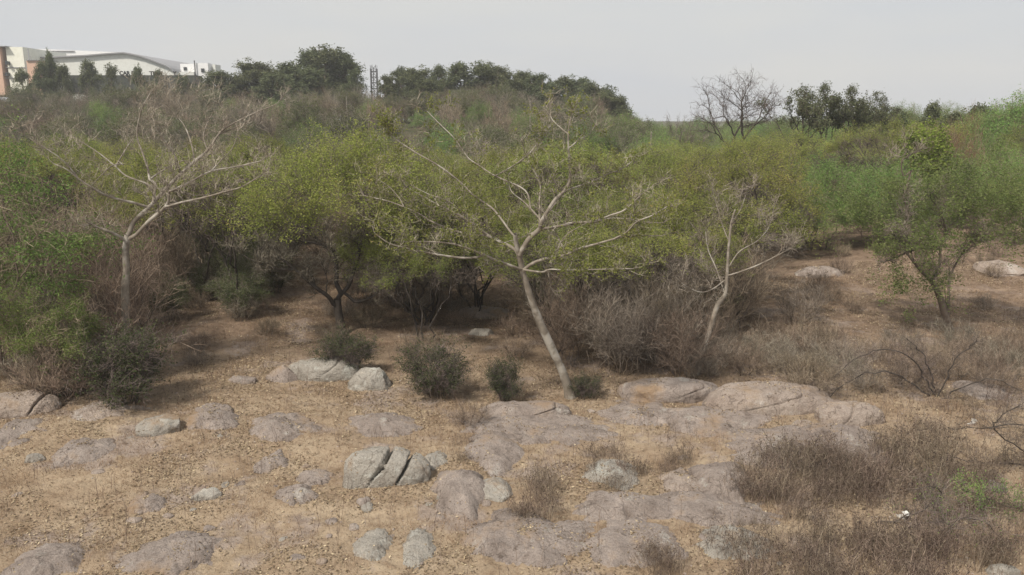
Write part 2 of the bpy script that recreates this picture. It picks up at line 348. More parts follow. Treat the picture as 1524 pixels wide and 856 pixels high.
def tree(kind, seed, name):
    g = np.random.default_rng(seed); o = empty(name); T = Tubes(); W = Tubes()
    if kind == 'umbrella':               # flat topped thorn tree, leafy on top, dark twiggy below
        tg = dome(150, 3.3, 5.3, 1.1, g, .24); tips = stems(T, tg, int(g.integers(3, 5)), .1, .0075, g)
        tw = twigs(W, tips, 2600, .5, .005, g, .25); T.build('trunk', 'bark_dark', o); W.build('twigs', 'twig_dark', o, False)
        top = lambda C: C[:, 2] > 5.4 * (1 - .24 * ((C[:, 0] ** 2 + C[:, 1] ** 2) / 10.9)) - .75 + 1.5 * fbm(C / .7, 2, seed)
        leaf_mesh('crown', 'leaf_acacia', tw, 62000, .06, o, g, .42, .08, .75, top)
    elif kind == 'mesquite':             # round feathery green tree, crown hanging low
        tg = np.concatenate([dome(90, 2.8, 5, 1.9, g, .5, .35), ball(45, 2.7, 1.8, 4.2, g)]); tips = stems(T, tg, 3, .1, .0075, g, .08, .12)
        tw = twigs(W, tips, 2000, .55, .0045, g, -.05); T.build('trunk', 'bark_brown', o); W.build('twigs', 'twig_brown', o, False)
        leaf_mesh('crown', 'leaf_mesq', tw, 34000, .08, o, g, .4, .13, .2, lambda C: vnoise(C / .75, seed) + .22 * (C[:, 2] - 3) > .42, .3)
    elif kind in ('brush', 'brush_low'):  # leafless thorn brush
        lo = kind == 'brush_low'
        tg = ball(95, 1.9, .5, 3.5, g, .5, .4) if not lo else ball(80, 1.3, .1, 1.5, g, .35, .45)
        tg = tg[tg[:, 2] > .15]; tips = stems(T, tg, 7, .05, .0055, g, .07, .05, .35, (.25, .45), .42)
        twigs(W, tips, 1500 if not lo else 800, .62 if not lo else .34, .0055 if not lo else .0045, g, .35, .75); T.build('stems', 'twig_dark' if seed % 2 else 'twig_brown', o)
        W.build('twigs', ('twig_grey', 'twig_brown')[seed % 2], o, False)
    elif kind == 'olive':                # thorn brush with sparse small leaves
        tg = ball(110, 2.0, .5, 3.6, g, .3, .45); tips = stems(T, tg, 6, .05, .0055, g, .07, .05, .3, (.25, .45), .42)
        tw = twigs(W, tips, 2200, .5, .0045, g, .2); T.build('stems', 'twig_dark', o); W.build('twigs', 'twig_grey', o, False)
        leaf_mesh('crown', 'leaf_olive', tw, 20000, .075, o, g, .5, .07, .3, lambda C: vnoise(C / .6, seed) + .14 * (C[:, 2] - 2) > .42)
    elif kind == 'bush':                 # dark rounded bush
        tg = ball(120, .85, .1, 1.6, g, .3, .5); tg = tg[tg[:, 2] > .1]; tips = stems(T, tg, 9, .03, .004, g, .06, .03, .2, (.25, .45), .42)
        tw = twigs(W, tips, 2200, .24, .003, g, .3); T.build('stems', 'twig_dark', o); W.build('twigs', 'twig_dark', o, False)
        leaf_mesh('crown', 'leaf_bush', tw, 15000, .035, o, g, .55, .03, .2, lambda C: vnoise(C / .3, seed) + .3 * (C[:, 2] - .8) > .36)
    elif kind == 'spray':                # open green tree: leafy sprays in layers with gaps between
        tg = np.concatenate([dome(70, 2.7, 5.1, 1.6, g, .4, .4), ball(60, 2.6, 1.2, 4.2, g, .4)]); tips = stems(T, tg, 4, .1, .0075, g, .08, .12)
        tw = twigs(W, tips, 1500, .55, .0045, g, 0); T.build('trunk', 'bark_brown', o); W.build('twigs', 'twig_brown', o, False)
        leaf_mesh('crown', 'leaf_vivid', tw, 46000, .06, o, g, .45, .1, .6, lambda C: vnoise(C / np.array([.95, .95, .4]), seed) > .46)
    elif kind == 'yellow':               # tall shrub with big bright leaves
        tg = ball(120, 1.35, 2.2, 5.3, g, .4, .4); tips = stems(T, tg, 5, .05, .006, g); tw = twigs(W, tips, 900, .35, .006, g, .2); T.build('stems', 'twig_brown', o); W.build('twigs', 'twig_brown', o, False)
        leaf_mesh('crown', 'leaf_yellow', tw, 7000, .13, o, g, .6, .08, .5)
    elif kind == 'open':                 # tall tree with separate leafy plates and sky between them
        cl = [np.array([g.normal() * 1.5, g.normal() * 1.5, g.uniform(5.6, 8.2)]) for _ in range(11)] + [np.array([0, 0, 8.5])]; tg = np.concatenate([c + ball(10, .85, -.32, .32, g) for c in cl])
        tips = stems(T, tg, 2, .1, .012, g, .07, .06, .2, (.35, .5)); tw = twigs(W, tips, 700, .4, .008, g, .2); T.build('trunk', 'bark_dark', o); W.build('twigs', 'twig_dark', o, False)
        leaf_mesh('crown', 'leaf_dark', tw, 7000, .13, o, g, .5, .1, .3, lambda C: C[:, 2] > 5)
    elif kind == 'far':                  # tall dense tree on the ridge
        cl = []
        for _ in range(22): z = g.uniform(2.2, 9.2); R0 = 2.6 * (1 - .55 * max(0, (z - 5) / 4.6)); a = g.random() * 6.28; cl.append(np.array([math.cos(a) * R0 * g.uniform(.3, 1), math.sin(a) * R0 * g.uniform(.3, 1), z]))
        cl.append(np.array([0, 0, 9.4]))
        tg = np.concatenate([c * [1, 1, 1] + ball(9, 1.35 * (1.2 - c[2] / 20), -1.1, 1.0, g) for c in cl])
        tips = []; fit(T, np.array([0, 0, -.3]), tg, .02, tips, g, .05, .05, (.4, .55)); tw = twigs(W, tips, 900, .8, .015, g, .2)
        T.build('trunk', 'bark_brown', o); leaf_mesh('crown', 'leaf_dark', tw, 21000, .25, o, g, .5, .2, .3, lambda C: vnoise(C / 1.1, seed) > .3, .2)
    return o
def bare_tree(seed, name, Rx=3, h=6, n=150, rt=.012, m='bark_brown', tw_n=900, fr=(.35, .5), single=False):
    g = np.random.default_rng(seed); o = empty(name); T = Tubes(); W = Tubes()
    v = unit(n, g); v[:, 2] = np.abs(v[:, 2]) ** .8; rr = g.random(n) ** .3
    lo = .55 if single else .4; tg = np.stack([v[:, 0] * Rx * rr, v[:, 1] * Rx * rr, h * lo + v[:, 2] * h * (1 - lo) * rr], -1)
    tips = []
    if single: fit(T, np.array([0, 0, -.2]), tg, rt, tips, g, .05, .03, fr)
    else: tips = stems(T, tg, 5, .1, rt, g, .05, .03, .12, (.3, .42))
    twigs(W, tips, tw_n, .5, rt * .7, g, .2)
    T.build('trunk', m, o); W.build('twigs', 'twig_dark', o, False); return o

# ------------------------------------------------------------------ ground: one sheet
yy = np.concatenate([-8 + np.arange(40) * .35, 6 + np.arange(560) * .04]); yl = yy[-1]; rows = list(yy)
st = .05
while yl < 3000: yl += st; st *= 1.03; rows.append(yl)
rows = np.array(rows); u = np.linspace(-1, 1, 641); wid = np.maximum(14, 12 + np.abs(rows) * 1.15)
GX = u[None] * wid[:, None]; GY = np.repeat(rows[:, None], 641, 1)
GZ = height(GX, GY); P3 = np.stack([GX, GY, GX * 0], -1)
near = (rows < 30)
GZ[near] += .075 * fbm(P3[near] / .28, 4, 11) + .07 * np.abs(fbm(P3[near] / np.array([.7, .3, 1]), 3, 12))
idx = np.arange(len(rows) * 641).reshape(len(rows), 641)
F = np.stack([idx[:-1, :-1], idx[:-1, 1:], idx[1:, 1:], idx[1:, :-1]], -1).reshape(-1, 4)
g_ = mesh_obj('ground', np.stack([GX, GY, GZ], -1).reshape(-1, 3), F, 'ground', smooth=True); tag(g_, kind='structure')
def gz(x, y): return height(x, y)

# ------------------------------------------------------------------ rocks
def rock(x0, x1, y0, y1, m, label, k=.4, cracks=(), seed=None, name='rock', group=None, rough=1., tilt=0):
    g = np.random.default_rng(seed or int(abs(x0) * 7 + y1)); slab = k <= .3
    bx, by, bz = at((x0 + x1) / 2, y1 - (.5 if slab else .15) * (y1 - y0)); d = by
    ppm = FPX / math.hypot(d, CAMH); w_ = (x1 - x0) / ppm; S = (y1 - y0) / ppm; an = math.atan2(CAMH, d)
    h = k * S / math.cos(an); D = max((1 - k) * S / math.sin(an), w_ * .25); D = min(D, w_ * 1.6); o_ = g.random(3) * 60
    if slab:                              # bedrock breaking the soil: follows the land, sinks into it at an uneven rim
        h = max(h, min(.15, .2 * w_)) * 1.2; na, ne = (190, 70) if w_ > 1.2 else (100, 36); a = np.linspace(0, 2 * math.pi, na, endpoint=False)[None]; r = np.linspace(0, 1.35, ne)[:, None]
        rim = 1.03 + 1.15 * fbm(np.stack([np.cos(a) * 1.7, np.sin(a) * 1.7, a * 0], -1) + o_, 5, 3, .6)
        X = np.cos(a) * r * w_ / 2; Y = np.sin(a) * r * D / 2 * 1.3; q = r / (rim * 1.06)
        prof = np.where(q < 1, (1 - q ** 2.4), -(q - 1) * 2.2); Q = np.stack([X + bx, Y + by, X * 0], -1)
        Z = prof * h * (1 + .9 * fbm(Q * 1.1 + o_, 3, 2)) + .09 * fbm(Q * 2.3 + o_, 6, 8, .6) + .05 * np.abs(fbm(Q * [1.2, 4, 1] + o_, 3, 6)) - .015
        Z = Z - .5 * np.maximum(0, fbm(Q * .8 + o_, 4, 44) - .07)
        st = np.floor((Z + X * .12) / .055); Z = Z * .7 + .3 * (st * .055 - X * .12) + tilt * X
        Z = Z + height(Q[..., 0], Q[..., 1], False); P2 = np.stack([X, Y, Z - bz], -1); oy, oz = by, bz; hh = D / 2
    else:
        na, ne = (170, 70) if w_ > 1 else (90, 36); a = np.linspace(0, 2 * math.pi, na, endpoint=False)[None]; e = np.linspace(-.35, math.pi / 2, ne)[:, None]
        P = np.stack([np.cos(a) * np.cos(e), np.sin(a) * np.cos(e), np.sin(e) + 0 * a], -1); P = np.sign(P) * np.abs(P) ** (.72 if cracks else .8)
        P = P * (1 + (.25 if cracks else .5) * fbm(P * 1.2 + o_, 3, 2))[..., None]; nr = P / (np.linalg.norm(P, axis=-1, keepdims=True) + 1e-9)
        for n_ in unit(12, g):
            n_[2] = abs(n_[2]) * .7; n_ /= np.linalg.norm(n_); dd = P @ n_ - g.uniform(.8, 1.02) - (.3 if cracks else 0); P = P - n_ * (np.maximum(dd, 0) * .9)[..., None]
        sc = np.array([w_ / 2 * 1.06, D / 2 * 1.1, h * 1.12]); Q = P * sc
        P2 = Q + nr * (fbm(Q * 2.4 + o_, 6, 8, .62) * .15 * min(1, w_) - (np.abs(fbm(Q * [1, 1, 3] + o_, 3, 5))) * .07 * min(1, w_))[..., None]
        for (cx, sl, dep) in cracks:      # a groove crossing the rock
            uu = P2[..., 0] / (w_ / 2) - cx - sl * (P2[..., 2] / h - .5) + .16 * fbm(Q * 2, 3, 4); wd = .012 + .03 * ss(.2, 1, P2[..., 2] / h)
            amt = dep * np.exp(-(uu / wd) ** 2) * ss(-.1, .5, P2[..., 2] / h); P2 = P2 - nr * amt[..., None]
        oy = by + D * .32; oz = float(height(bx, oy, False)) - h * .1; hh = D / 2
    idx = np.arange(ne * na).reshape(ne, na); nx = np.roll(idx, -1, 1)
    F = np.stack([idx[:-1], nx[:-1], nx[1:], idx[1:]], -1).reshape(-1, 4)
    if slab: F = F[:, ::1]
    o = mesh_obj(name, P2.reshape(-1, 3), F, m, smooth=True, loc=(bx, oy, oz))
    tag(o, label, 'rock', group); up_ = P2.reshape(-1, 3) + [bx, oy, oz]; RSURF.append(up_[g.integers(0, len(up_), int(220 * w_ * D) + 40)]); ROCKS.append((bx, oy, w_ / 2 * (.8 if slab else 1), D / 2 * (.8 if slab else 1))); return o
ROCKS = []; RSURF = []
RK = [
 (-40, 75, 582, 624, 'rock_pink', 'smooth tan boulder cut by the left edge, dark cleft on its right side', .6, ((.62, .25, .12),)),
 (112, 206, 597, 628, 'rock_pink', 'low pinkish rock under the dark bush at left', .28, ()),
 (193, 264, 612, 652, 'rock_pale', 'whitish lichened rock just right of the low pinkish one', .5, ()),
 (283, 345, 597, 617, 'rock', 'small grey rock behind the flat grey one at left centre', .4, ()),
 (280, 350, 612, 640, 'rock', 'flat grey rock directly in front of a smaller grey one', .3, ()),
 (368, 478, 620, 652, 'rock', 'long flat grey slab right of the paired small grey rocks', .25, ()),
 (336, 378, 555, 574, 'rock', 'small dark topped stone left of the row under the acacia', .5, ()),
 (394, 442, 541, 572, 'rock', 'dark grey rock leaning against the big pale one under the acacia', .6, ()),
 (428, 526, 529, 572, 'rock_pale', 'big pale domed boulder left of the small dark bush', .6, ((.1, .8, .05),)),
 (518, 582, 545, 588, 'rock_pale', 'grey boulder just right of the small dark bush', .6, ()),
 (505, 628, 618, 648, 'rock', 'low pinkish grey slab above the cracked boulder', .2, ()),
 (512, 634, 666, 733, 'rock_pale', 'big pale grey boulder split by two dark slanting cracks', .62, ((-.22, .55, .3), (.42, .5, .26))),
 (625, 665, 673, 702, 'rock_pale', 'small pale stone beside the cracked boulder', .3, ()),
 (716, 848, 593, 628, 'rock', 'smooth brown dome at the foot of the leaning pale tree', .5, ((.1, 1.4, .06),)),
 (690, 905, 613, 664, 'rock', 'broad mauve slab in front of the brown dome', .18, ()),
 (692, 772, 640, 702, 'rock', 'steep purple grey slab face below the broad mauve slab', .2, ()),
 (930, 1070, 558, 602, 'rock', 'rounded grey brown boulder left of the long pale one', .55, ((.2, 1.2, .05),)),
 (1064, 1248, 566, 620, 'rock_pink', 'long pale boulder with a rounded right end, largest in the middle distance', .5, ((-.2, 1.5, .06),)),
 (1228, 1318, 594, 636, 'rock_pink', 'rough grey rock broken off the right end of the long boulder', .5, ((-.3, .5, .08),)),
 (895, 1010, 600, 634, 'rock', 'left half of the flat slab below the rounded boulder', .2, ()),
 (985, 1128, 606, 645, 'rock', 'flat slab below the long boulder with a dark stain at its right end', .25, ()),
 (1180, 1216, 622, 640, 'rock_pink', 'small brown stone on sandy ground before the long boulder', .5, ()),
 (1080, 1320, 638, 694, 'rock', 'wide pale slab behind the thicket of dry weeds', .2, ()),
 (640, 722, 700, 768, 'rock', 'purplish slab half hidden by straw right of the cracked boulder', .28, ()),
 (700, 760, 704, 748, 'rock_pale', 'pale wedge of rock sloping down beside the purplish slab', .35, ()),
 (872, 952, 683, 728, 'rock_pale', 'bluish grey rock behind dry weeds in the centre right', .28, ()),
 (1035, 1115, 690, 745, 'rock', 'grey rock showing at the left edge of the weed thicket', .28, ()),
 (675, 885, 768, 832, 'rock', 'large flat mauve slab at the bottom centre', .15, ()),
 (866, 1015, 778, 832, 'rock', 'flat slab touching the right end of the large bottom slab', .15, ()),
 (845, 1000, 735, 778, 'rock', 'low slab between the bottom slabs and the bluish rock', .18, ()),
 (980, 1155, 734, 780, 'rock', 'low slab with straw on both sides below the weed thicket', .18, ()),
 (1040, 1145, 784, 832, 'rock_pale', 'pale grey slab under the lowest dry weeds', .2, ()),
 (25, 125, 812, 862, 'rock', 'flat stone breaking the soil near the bottom left corner', .2, ()),
 (190, 312, 798, 856, 'rock', 'flat pale grey stone second from the bottom left corner', .2, ()),
 (-20, 56, 626, 670, 'rock', 'dull mauve slab below the boulder at the left edge', .2, ()),
 (82, 165, 656, 688, 'rock', 'flat mauve stone under the whitish lichened rock', .2, ()),
 (33, 63, 673, 690, 'rock_pale', 'small whitish stone beside a flat mauve one', .5, ()),
 (448, 492, 700, 724, 'rock', 'rounded mauve stone left of the cracked boulder', .28, ()),
 (405, 468, 726, 752, 'rock', 'flat stone below the rounded mauve stone', .25, ()),
 (284, 328, 726, 750, 'rock_pale', 'pale greenish stone standing alone in the dirt', .5, ()),
 (190, 245, 740, 766, 'rock', 'flat stone level with the soil left of the pale greenish stone', .2, ()),
 (534, 584, 793, 828, 'rock_pale', 'left of two pale stones near the bottom centre', .12, ()),
 (596, 645, 794, 842, 'rock_pale', 'right of two pale stones near the bottom centre', .12, ()),
 (380, 430, 676, 696, 'rock', 'faint flat stone between the grey slab and the rounded mauve stone', .2, ()),
 (630, 690, 720, 752, 'rock_pale', 'pale stone by a dark upright stick', .25, ()),
 (985, 1040, 700, 734, 'rock_pink', 'tan rock among the small dry weeds', .28, ()),
 (1466, 1502, 714, 738, 'rock_pale', 'pale round stone near the right edge', .6, ()),
 (1474, 1518, 838, 862, 'rock_pale', 'whitish stone at the bottom right corner', .5, ()),
 (1190, 1262, 393, 413, 'rock', 'far grey outcrop at the back of the clearing', .5, ()),
 (1462, 1540, 388, 412, 'rock_pink', 'far outcrop behind the feathery tree at right', .5, ()),
 (696, 735, 486, 502, 'rock_pale', 'pale stone in the shade behind the leaning tree', .5, ()),
 (680, 760, 452, 476, 'rock', 'dim grey slab deep under the trees at the centre', .4, ()),
 (1410, 1500, 570, 596, 'rock', 'low stone under the dead branches at right', .3, ()),
]
for r_ in RK: rock(*r_[:8])
def inrock(x, y):
    b = np.zeros(len(x), bool)
    for (cx, cy, a, d) in ROCKS: b |= ((x - cx) / a) ** 2 + ((y - cy) / d) ** 2 < .8
    return b
# embedded stones, countable ones with their own bodies
g = np.random.default_rng(5); st_p = []
for i in range(60):
    px, py = g.uniform(0, 1300), g.uniform(600, 850); x, y, z = at(px, py)
    if inrock(np.array([x]), np.array([y]))[0]: continue
    s = g.uniform(.05, .16)
    if len(st_p) < 3:
        V = unit(1, g); na, ne = 22, 12; a = np.linspace(0, 2 * math.pi, na, endpoint=False)[None]; e = np.linspace(-1.2, math.pi / 2, ne)[:, None]
        P = np.stack([np.cos(a) * np.cos(e), np.sin(a) * np.cos(e) * .8, (np.sin(e) + 0 * a) * .6], -1); P = P * (1 + .9 * fbm(P * 1.6 + i * 9, 3, i))[..., None]
        ii = np.arange(ne * na).reshape(ne, na); nx = np.roll(ii, -1, 1)
        o = mesh_obj('stone', P.reshape(-1, 3), np.stack([ii[:-1], nx[:-1], nx[1:], ii[1:]], -1).reshape(-1, 4), ('rock', 'rock_pale', 'rock_pink')[len(st_p)], smooth=True); st_p.append(o)
    else: o = copy_tree(st_p[i % 3])
    o.location = (x, y, z - s * .05); o.scale = (s, s, s * g.uniform(.5, 1)); o.rotation_euler = (0, 0, g.uniform(0, 6))
    tag(o, 'fist sized stone lying loose on the bare foreground soil', 'stone', 'loose stones on the foreground soil')

# ------------------------------------------------------------------ hero trees, limb by limb
def cat(P, n):
    P = np.asarray(P, float); Q = np.vstack([2 * P[0] - P[1], P, 2 * P[-1] - P[-2]]); out = []
    for i in range(1, len(Q) - 2):
        for t in np.linspace(0, 1, n, endpoint=False):
            a, b, c, d = Q[i - 1], Q[i], Q[i + 1], Q[i + 2]
            out.append(.5 * (2 * b + (c - a) * t + (2 * a - 5 * b + 4 * c - d) * t * t + (3 * b - a - 3 * c + d) * t ** 3))
    out.append(Q[-2]); return np.array(out)
def limb_tree(name, Y, trunk, limbs, loc_px, label, bark='bark_pale', twm='bark_twig', seed=1, side=.42, twn=1500, twr=.004, leaves=None, tn=5, upb=.25, bl=.75):
    """trunk / limbs: lists of (x, y) photo points with widths (px); limb: (points, w0, w1, depth change in metres)"""
    g = np.random.default_rng(seed); bx, by, bz = at(*loc_px); base = np.array([bx, by, bz]); o = empty(name, base); tag(o, label, 'tree')
    known = []; tips = []; W = Tubes()
    def grow(p, d, L, r, lev):
        K = 5; P = [p]; v = d / np.linalg.norm(d)
        for k in range(K - 1): v = v + g.normal(size=3) * .22 + np.array([0, 0, .07]); v /= np.linalg.norm(v); P.append(P[-1] + v * L / (K - 1))
        P = np.array(P); W.addR(P, np.linspace(r, r * .5, K), 4 if r > .008 else 3); tips.append(P)
        if lev > 0:
            for _ in range(int(g.integers(2, 4))):
                k = int(g.integers(1, K)); dd = P[k] - P[k - 1]; dd /= np.linalg.norm(dd); dd = dd + g.normal(size=3) * .6
                grow(P[k], dd, L * g.uniform(.45, .8), r * .62, lev - 1)
    for li, (pts, w0, w1, dz) in enumerate([trunk] + limbs):
        px = cat(pts, tn); s = np.linspace(0, 1, len(px))
        if li == 0: dep = s * dz; dep0 = by
        else:
            K = np.concatenate([k for k, _ in known]); DD = np.concatenate([d for _, d in known]); j = np.argmin(((K - px[0]) ** 2).sum(1)); px[0] = K[j]
            dep = DD[j] + (np.sin(s * 1.5) * dz + .12 * fbm(np.stack([s * 4, s * 0 + li * 7, s * 0], -1), 2)) * 1.; dep0 = 0
        if li == 0: dep = by + dep
        P = np.array([onray(a, b, y_) for (a, b), y_ in zip(px, dep)]); known.append((px, dep))
        if li == 0: P[0, 2] = min(P[0, 2], bz) - .15
        sc = Y / FPX; rr = np.linspace(w0, w1, len(P)) * sc / 2 * (.86 if li == 0 else .74) * (1 + .3 * fbm(np.stack([np.linspace(0, len(P) / 3, len(P)), P[:, 0] * 0 + li * 5.1, P[:, 0] * 0], -1), 3, 9))
        if li == 0: rr[:3] *= [1.5, 1.2, 1.05]
        T = Tubes(); T.addR(P - base, rr, 9 if w0 > 5 else 6); T.build('trunk' if li == 0 else 'limb', bark, o)
        if li > 0:
            Q = P - base; Lm = np.linalg.norm(Q[-1] - Q[0]); n = max(2, int(Lm / .3 * side * 2))
            for _ in range(n):
                f = g.uniform(.15, 1); k = min(int(f * (len(Q) - 1)), len(Q) - 2); d = Q[k + 1] - Q[k]; d /= np.linalg.norm(d) + 1e-9
                dd = d * .8 + g.normal(size=3) * .55 + np.array([0, 0, upb]); grow(Q[k], dd, bl * g.uniform(.35, 1.15) * (1.15 - .5 * f), max(rr[k] * .3, .0042), 2)
            grow(Q[-1], Q[-1] - Q[-2], .5 * bl, rr[-1] * .9, 2)
    W.build('branches', twm, o, True)
    Tw = Tubes(); tw = twigs(Tw, tips, twn, .28, twr, g, .2, .7, 2); Tw.build('twigs', 'twig_grey', o, False)
    if leaves: leaf_mesh('leaves', leaves[0], tw, leaves[1], leaves[2], o, g, .6, .02, .2, (lambda C: vnoise(C / .6, seed) > leaves[3]))
    return o

central = [
 ([(774, 392), (768, 373), (749, 362), (724, 349), (703, 332), (670, 313), (648, 303), (623, 289), (610, 281)], 8, 2.5, .9),
 ([(724, 350), (699, 349), (667, 340), (643, 330), (623, 318), (601, 308), (576, 299), (545, 292)], 5, 2, 1.0),
 ([(601, 308), (595, 296), (579, 278), (560, 266)], 3, 1.5, .3),
 ([(768, 350), (762, 348), (743, 322), (730, 308), (705, 291), (686, 272), (655, 248), (617, 226), (585, 204), (577, 190)], 5, 2, 1.6),
 ([(773, 378), (787, 356), (803, 341), (806, 330), (825, 299), (838, 286), (848, 270), (848, 248), (846, 220), (846, 195), (850, 173)], 11, 2, -.6),
 ([(803, 340), (803, 296), (804, 274), (793, 251), (786, 236)], 5, 1.5, .8),
 ([(803, 341), (831, 337), (853, 332), (885, 330), (907, 325), (935, 326), (954, 330), (983, 332)], 6, 2, -.8),
 ([(885, 330), (907, 321), (929, 313), (948, 296), (961, 284)], 4, 1.5, -.5),
 ([(836, 288), (853, 280), (882, 270), (907, 258), (926, 251), (946, 236)], 4, 1.5, .9),
 ([(848, 220), (862, 208), (876, 201)], 3, 1.5, .3),
 ([(846, 200), (834, 190), (822, 178), (818, 165)], 2.5, 1.2, .3),
 ([(806, 329), (793, 314), (778, 299), (762, 286), (756, 270)], 4, 2, 1.1),
 ([(790, 311), (781, 283), (737, 262), (711, 245), (696, 234), (677, 207), (658, 188), (636, 166)], 3.5, 1.6, .8),
 ([(737, 262), (762, 248), (784, 232), (797, 217), (809, 198), (822, 185)], 3, 1.4, .8),
 ([(778, 402), (759, 395), (737, 387), (718, 378), (699, 371), (674, 363), (642, 360), (604, 360)], 6, 2, -1.0),
 ([(718, 382), (692, 384), (664, 381), (636, 376), (607, 370), (579, 362), (560, 349)], 5, 2, -.6),
 ([(776, 401), (806, 405), (819, 401), (844, 402), (891, 401), (942, 400)], 4.5, 1.6, -1.4),
 ([(777, 404), (793, 392), (812, 385), (838, 381), (860, 371), (888, 363), (913, 356), (938, 351), (979, 351)], 7, 2, -1.2),
 ([(828, 378), (834, 362), (844, 349), (863, 337)], 3, 1.5, -.4),
 ([(840, 372), (830, 352), (820, 338)], 2.5, 1.5, .3),
 ([(913, 356), (932, 346), (948, 330), (970, 321), (992, 308)], 3.5, 1.5, -.5),
 ([(724, 349), (700, 330), (690, 318), (668, 300), (640, 290), (612, 276)], 3, 1.5, -.6),
]
limb_tree('bare_tree', 18, ([(850, 592), (838, 555), (822, 520), (806, 485), (794, 455), (784, 425), (777, 400), (773, 380), (768, 360), (767, 348)], 17, 7, -.9),
          central, (850, 592), 'pale bare tree with a leaning trunk and wide spreading limbs at the centre', seed=3, side=.6, twn=3200, upb=.05, bl=.6, leaves=('leaf_acacia', 26000, .05, .38))
left = [
 ([(192, 348), (199, 331), (220, 310), (228, 302), (250, 278), (269, 259), (290, 240), (309, 224), (322, 205), (331, 194), (347, 184), (375, 170), (412, 155)], 10, 1.6, 1.0),
 ([(190, 356), (202, 350), (220, 331), (239, 315), (250, 302), (252, 286), (258, 283), (285, 270), (314, 255), (352, 248), (387, 240)], 9, 1.8, -.8),
 ([(248, 308), (271, 301), (304, 294), (336, 285), (360, 278), (387, 262)], 5, 1.8, -.9),
 ([(222, 309), (199, 302), (177, 297), (156, 290), (140, 281), (118, 267), (99, 252), (80, 244)], 6, 1.8, -1.0),
 ([(185, 356), (172, 349), (153, 341)], 7, 5, -.4),
 ([(228, 302), (231, 275), (223, 267), (220, 251), (212, 227), (204, 203), (207, 176), (213, 158), (224, 138)], 6, 1.8, .7),
 ([(223, 267), (242, 254), (269, 240), (285, 242)], 4, 1.8, .5),
 ([(230, 280), (215, 272), (188, 262), (172, 248), (150, 230), (129, 216), (108, 204)], 4.5, 1.5, .4),
 ([(172, 248), (183, 229), (193, 213), (204, 198)], 3, 1.5, .5),
 ([(188, 245), (168, 246), (150, 262), (136, 276)], 3, 1.5, -.3),
 ([(290, 240), (285, 215), (276, 190), (262, 172), (250, 160)], 4, 1.4, .8),
 ([(309, 224), (303, 204), (308, 185), (318, 165)], 3.5, 1.4, .3),
 ([(269, 259), (262, 235), (250, 215), (236, 198)], 3.5, 1.4, -.5),
 ([(324, 200), (350, 190), (372, 178)], 3, 1.3, .2),
 ([(314, 255), (330, 238), (345, 222), (352, 205)], 3, 1.3, .5),
 ([(118, 267), (95, 240), (70, 222), (46, 208)], 3, 1.3, -.2),
]
limb_tree('bare_tree', 19.5, ([(186, 566), (184, 520), (187, 470), (186, 430), (188, 404), (187, 372), (190, 350)], 15, 11, .2), left, (186, 566),
          'tall pale bare tree rising above the green bushes at left', seed=8, side=.48, twn=2600)
thin = [
 ([(1082, 411), (1112, 401), (1136, 391), (1163, 377), (1176, 370)], 4, 1.8, -.5),
 ([(1080, 416), (1061, 430), (1043, 435), (1021, 426), (1005, 412)], 3, 1.5, -.6),
 ([(1083, 400), (1100, 375), (1125, 360), (1142, 342), (1150, 320)], 3, 1.4, .6),
 ([(1085, 360), (1075, 335), (1068, 310), (1062, 290)], 2.5, 1.3, .6),
 ([(1079, 438), (1066, 400), (1054, 372), (1050, 345)], 3, 1.4, .6),
 ([(1088, 334), (1102, 312), (1110, 290)], 2.5, 1.2, -.3),
]
limb_tree('bare_tree', 19.5, ([(1036, 556), (1049, 514), (1058, 486), (1067, 456), (1079, 438), (1082, 410), (1084, 375), (1088, 334), (1094, 312)], 11, 3, .3), thin, (1036, 556),
          'slender pale tree with a curved stem behind the rounded boulder', seed=5, side=.5, twn=900)
acac = [
 ([(497, 455), (489, 442), (466, 425), (438, 400), (418, 385), (404, 382)], 9, 3, -.8),
 ([(505, 440), (519, 425), (528, 398), (537, 366), (539, 350), (547, 329), (563, 318)], 9, 3, .9),
 ([(500, 428), (501, 399), (496, 374), (477, 361), (458, 342), (429, 307), (415, 292)], 9, 3, .4),
 ([(525, 450), (545, 446), (564, 434), (600, 406), (619, 393), (640, 372)], 6, 2.5, -.9),
 ([(539, 350), (542, 320), (541, 290), (541, 267), (528, 250), (512, 240)], 5, 2, .6),
 ([(496, 374), (470, 362), (446, 358), (424, 345), (407, 332)], 5, 2, -.6),
 ([(478, 361), (480, 345), (462, 341)], 4, 2, .5),
 ([(541, 290), (560, 276), (582, 262), (600, 250)], 4, 2, .4),
 ([(438, 310), (434, 295), (436, 280)], 4, 2, .2),
 ([(440, 402), (415, 400), (385, 392), (362, 380)], 5, 2, -.3),
 ([(563, 318), (580, 300), (604, 285), (622, 280)], 4, 2, -.4),
]
hero_acacia = limb_tree('thorn_tree', 26, ([(508, 497), (506, 478), (503, 462), (502, 445)], 16, 11, 0), acac, (508, 497),
          'dark many stemmed thorn tree with a domed bright green top left of centre', 'bark_dark', 'bark_dark', seed=12, side=.7, twn=5200, twr=.006)
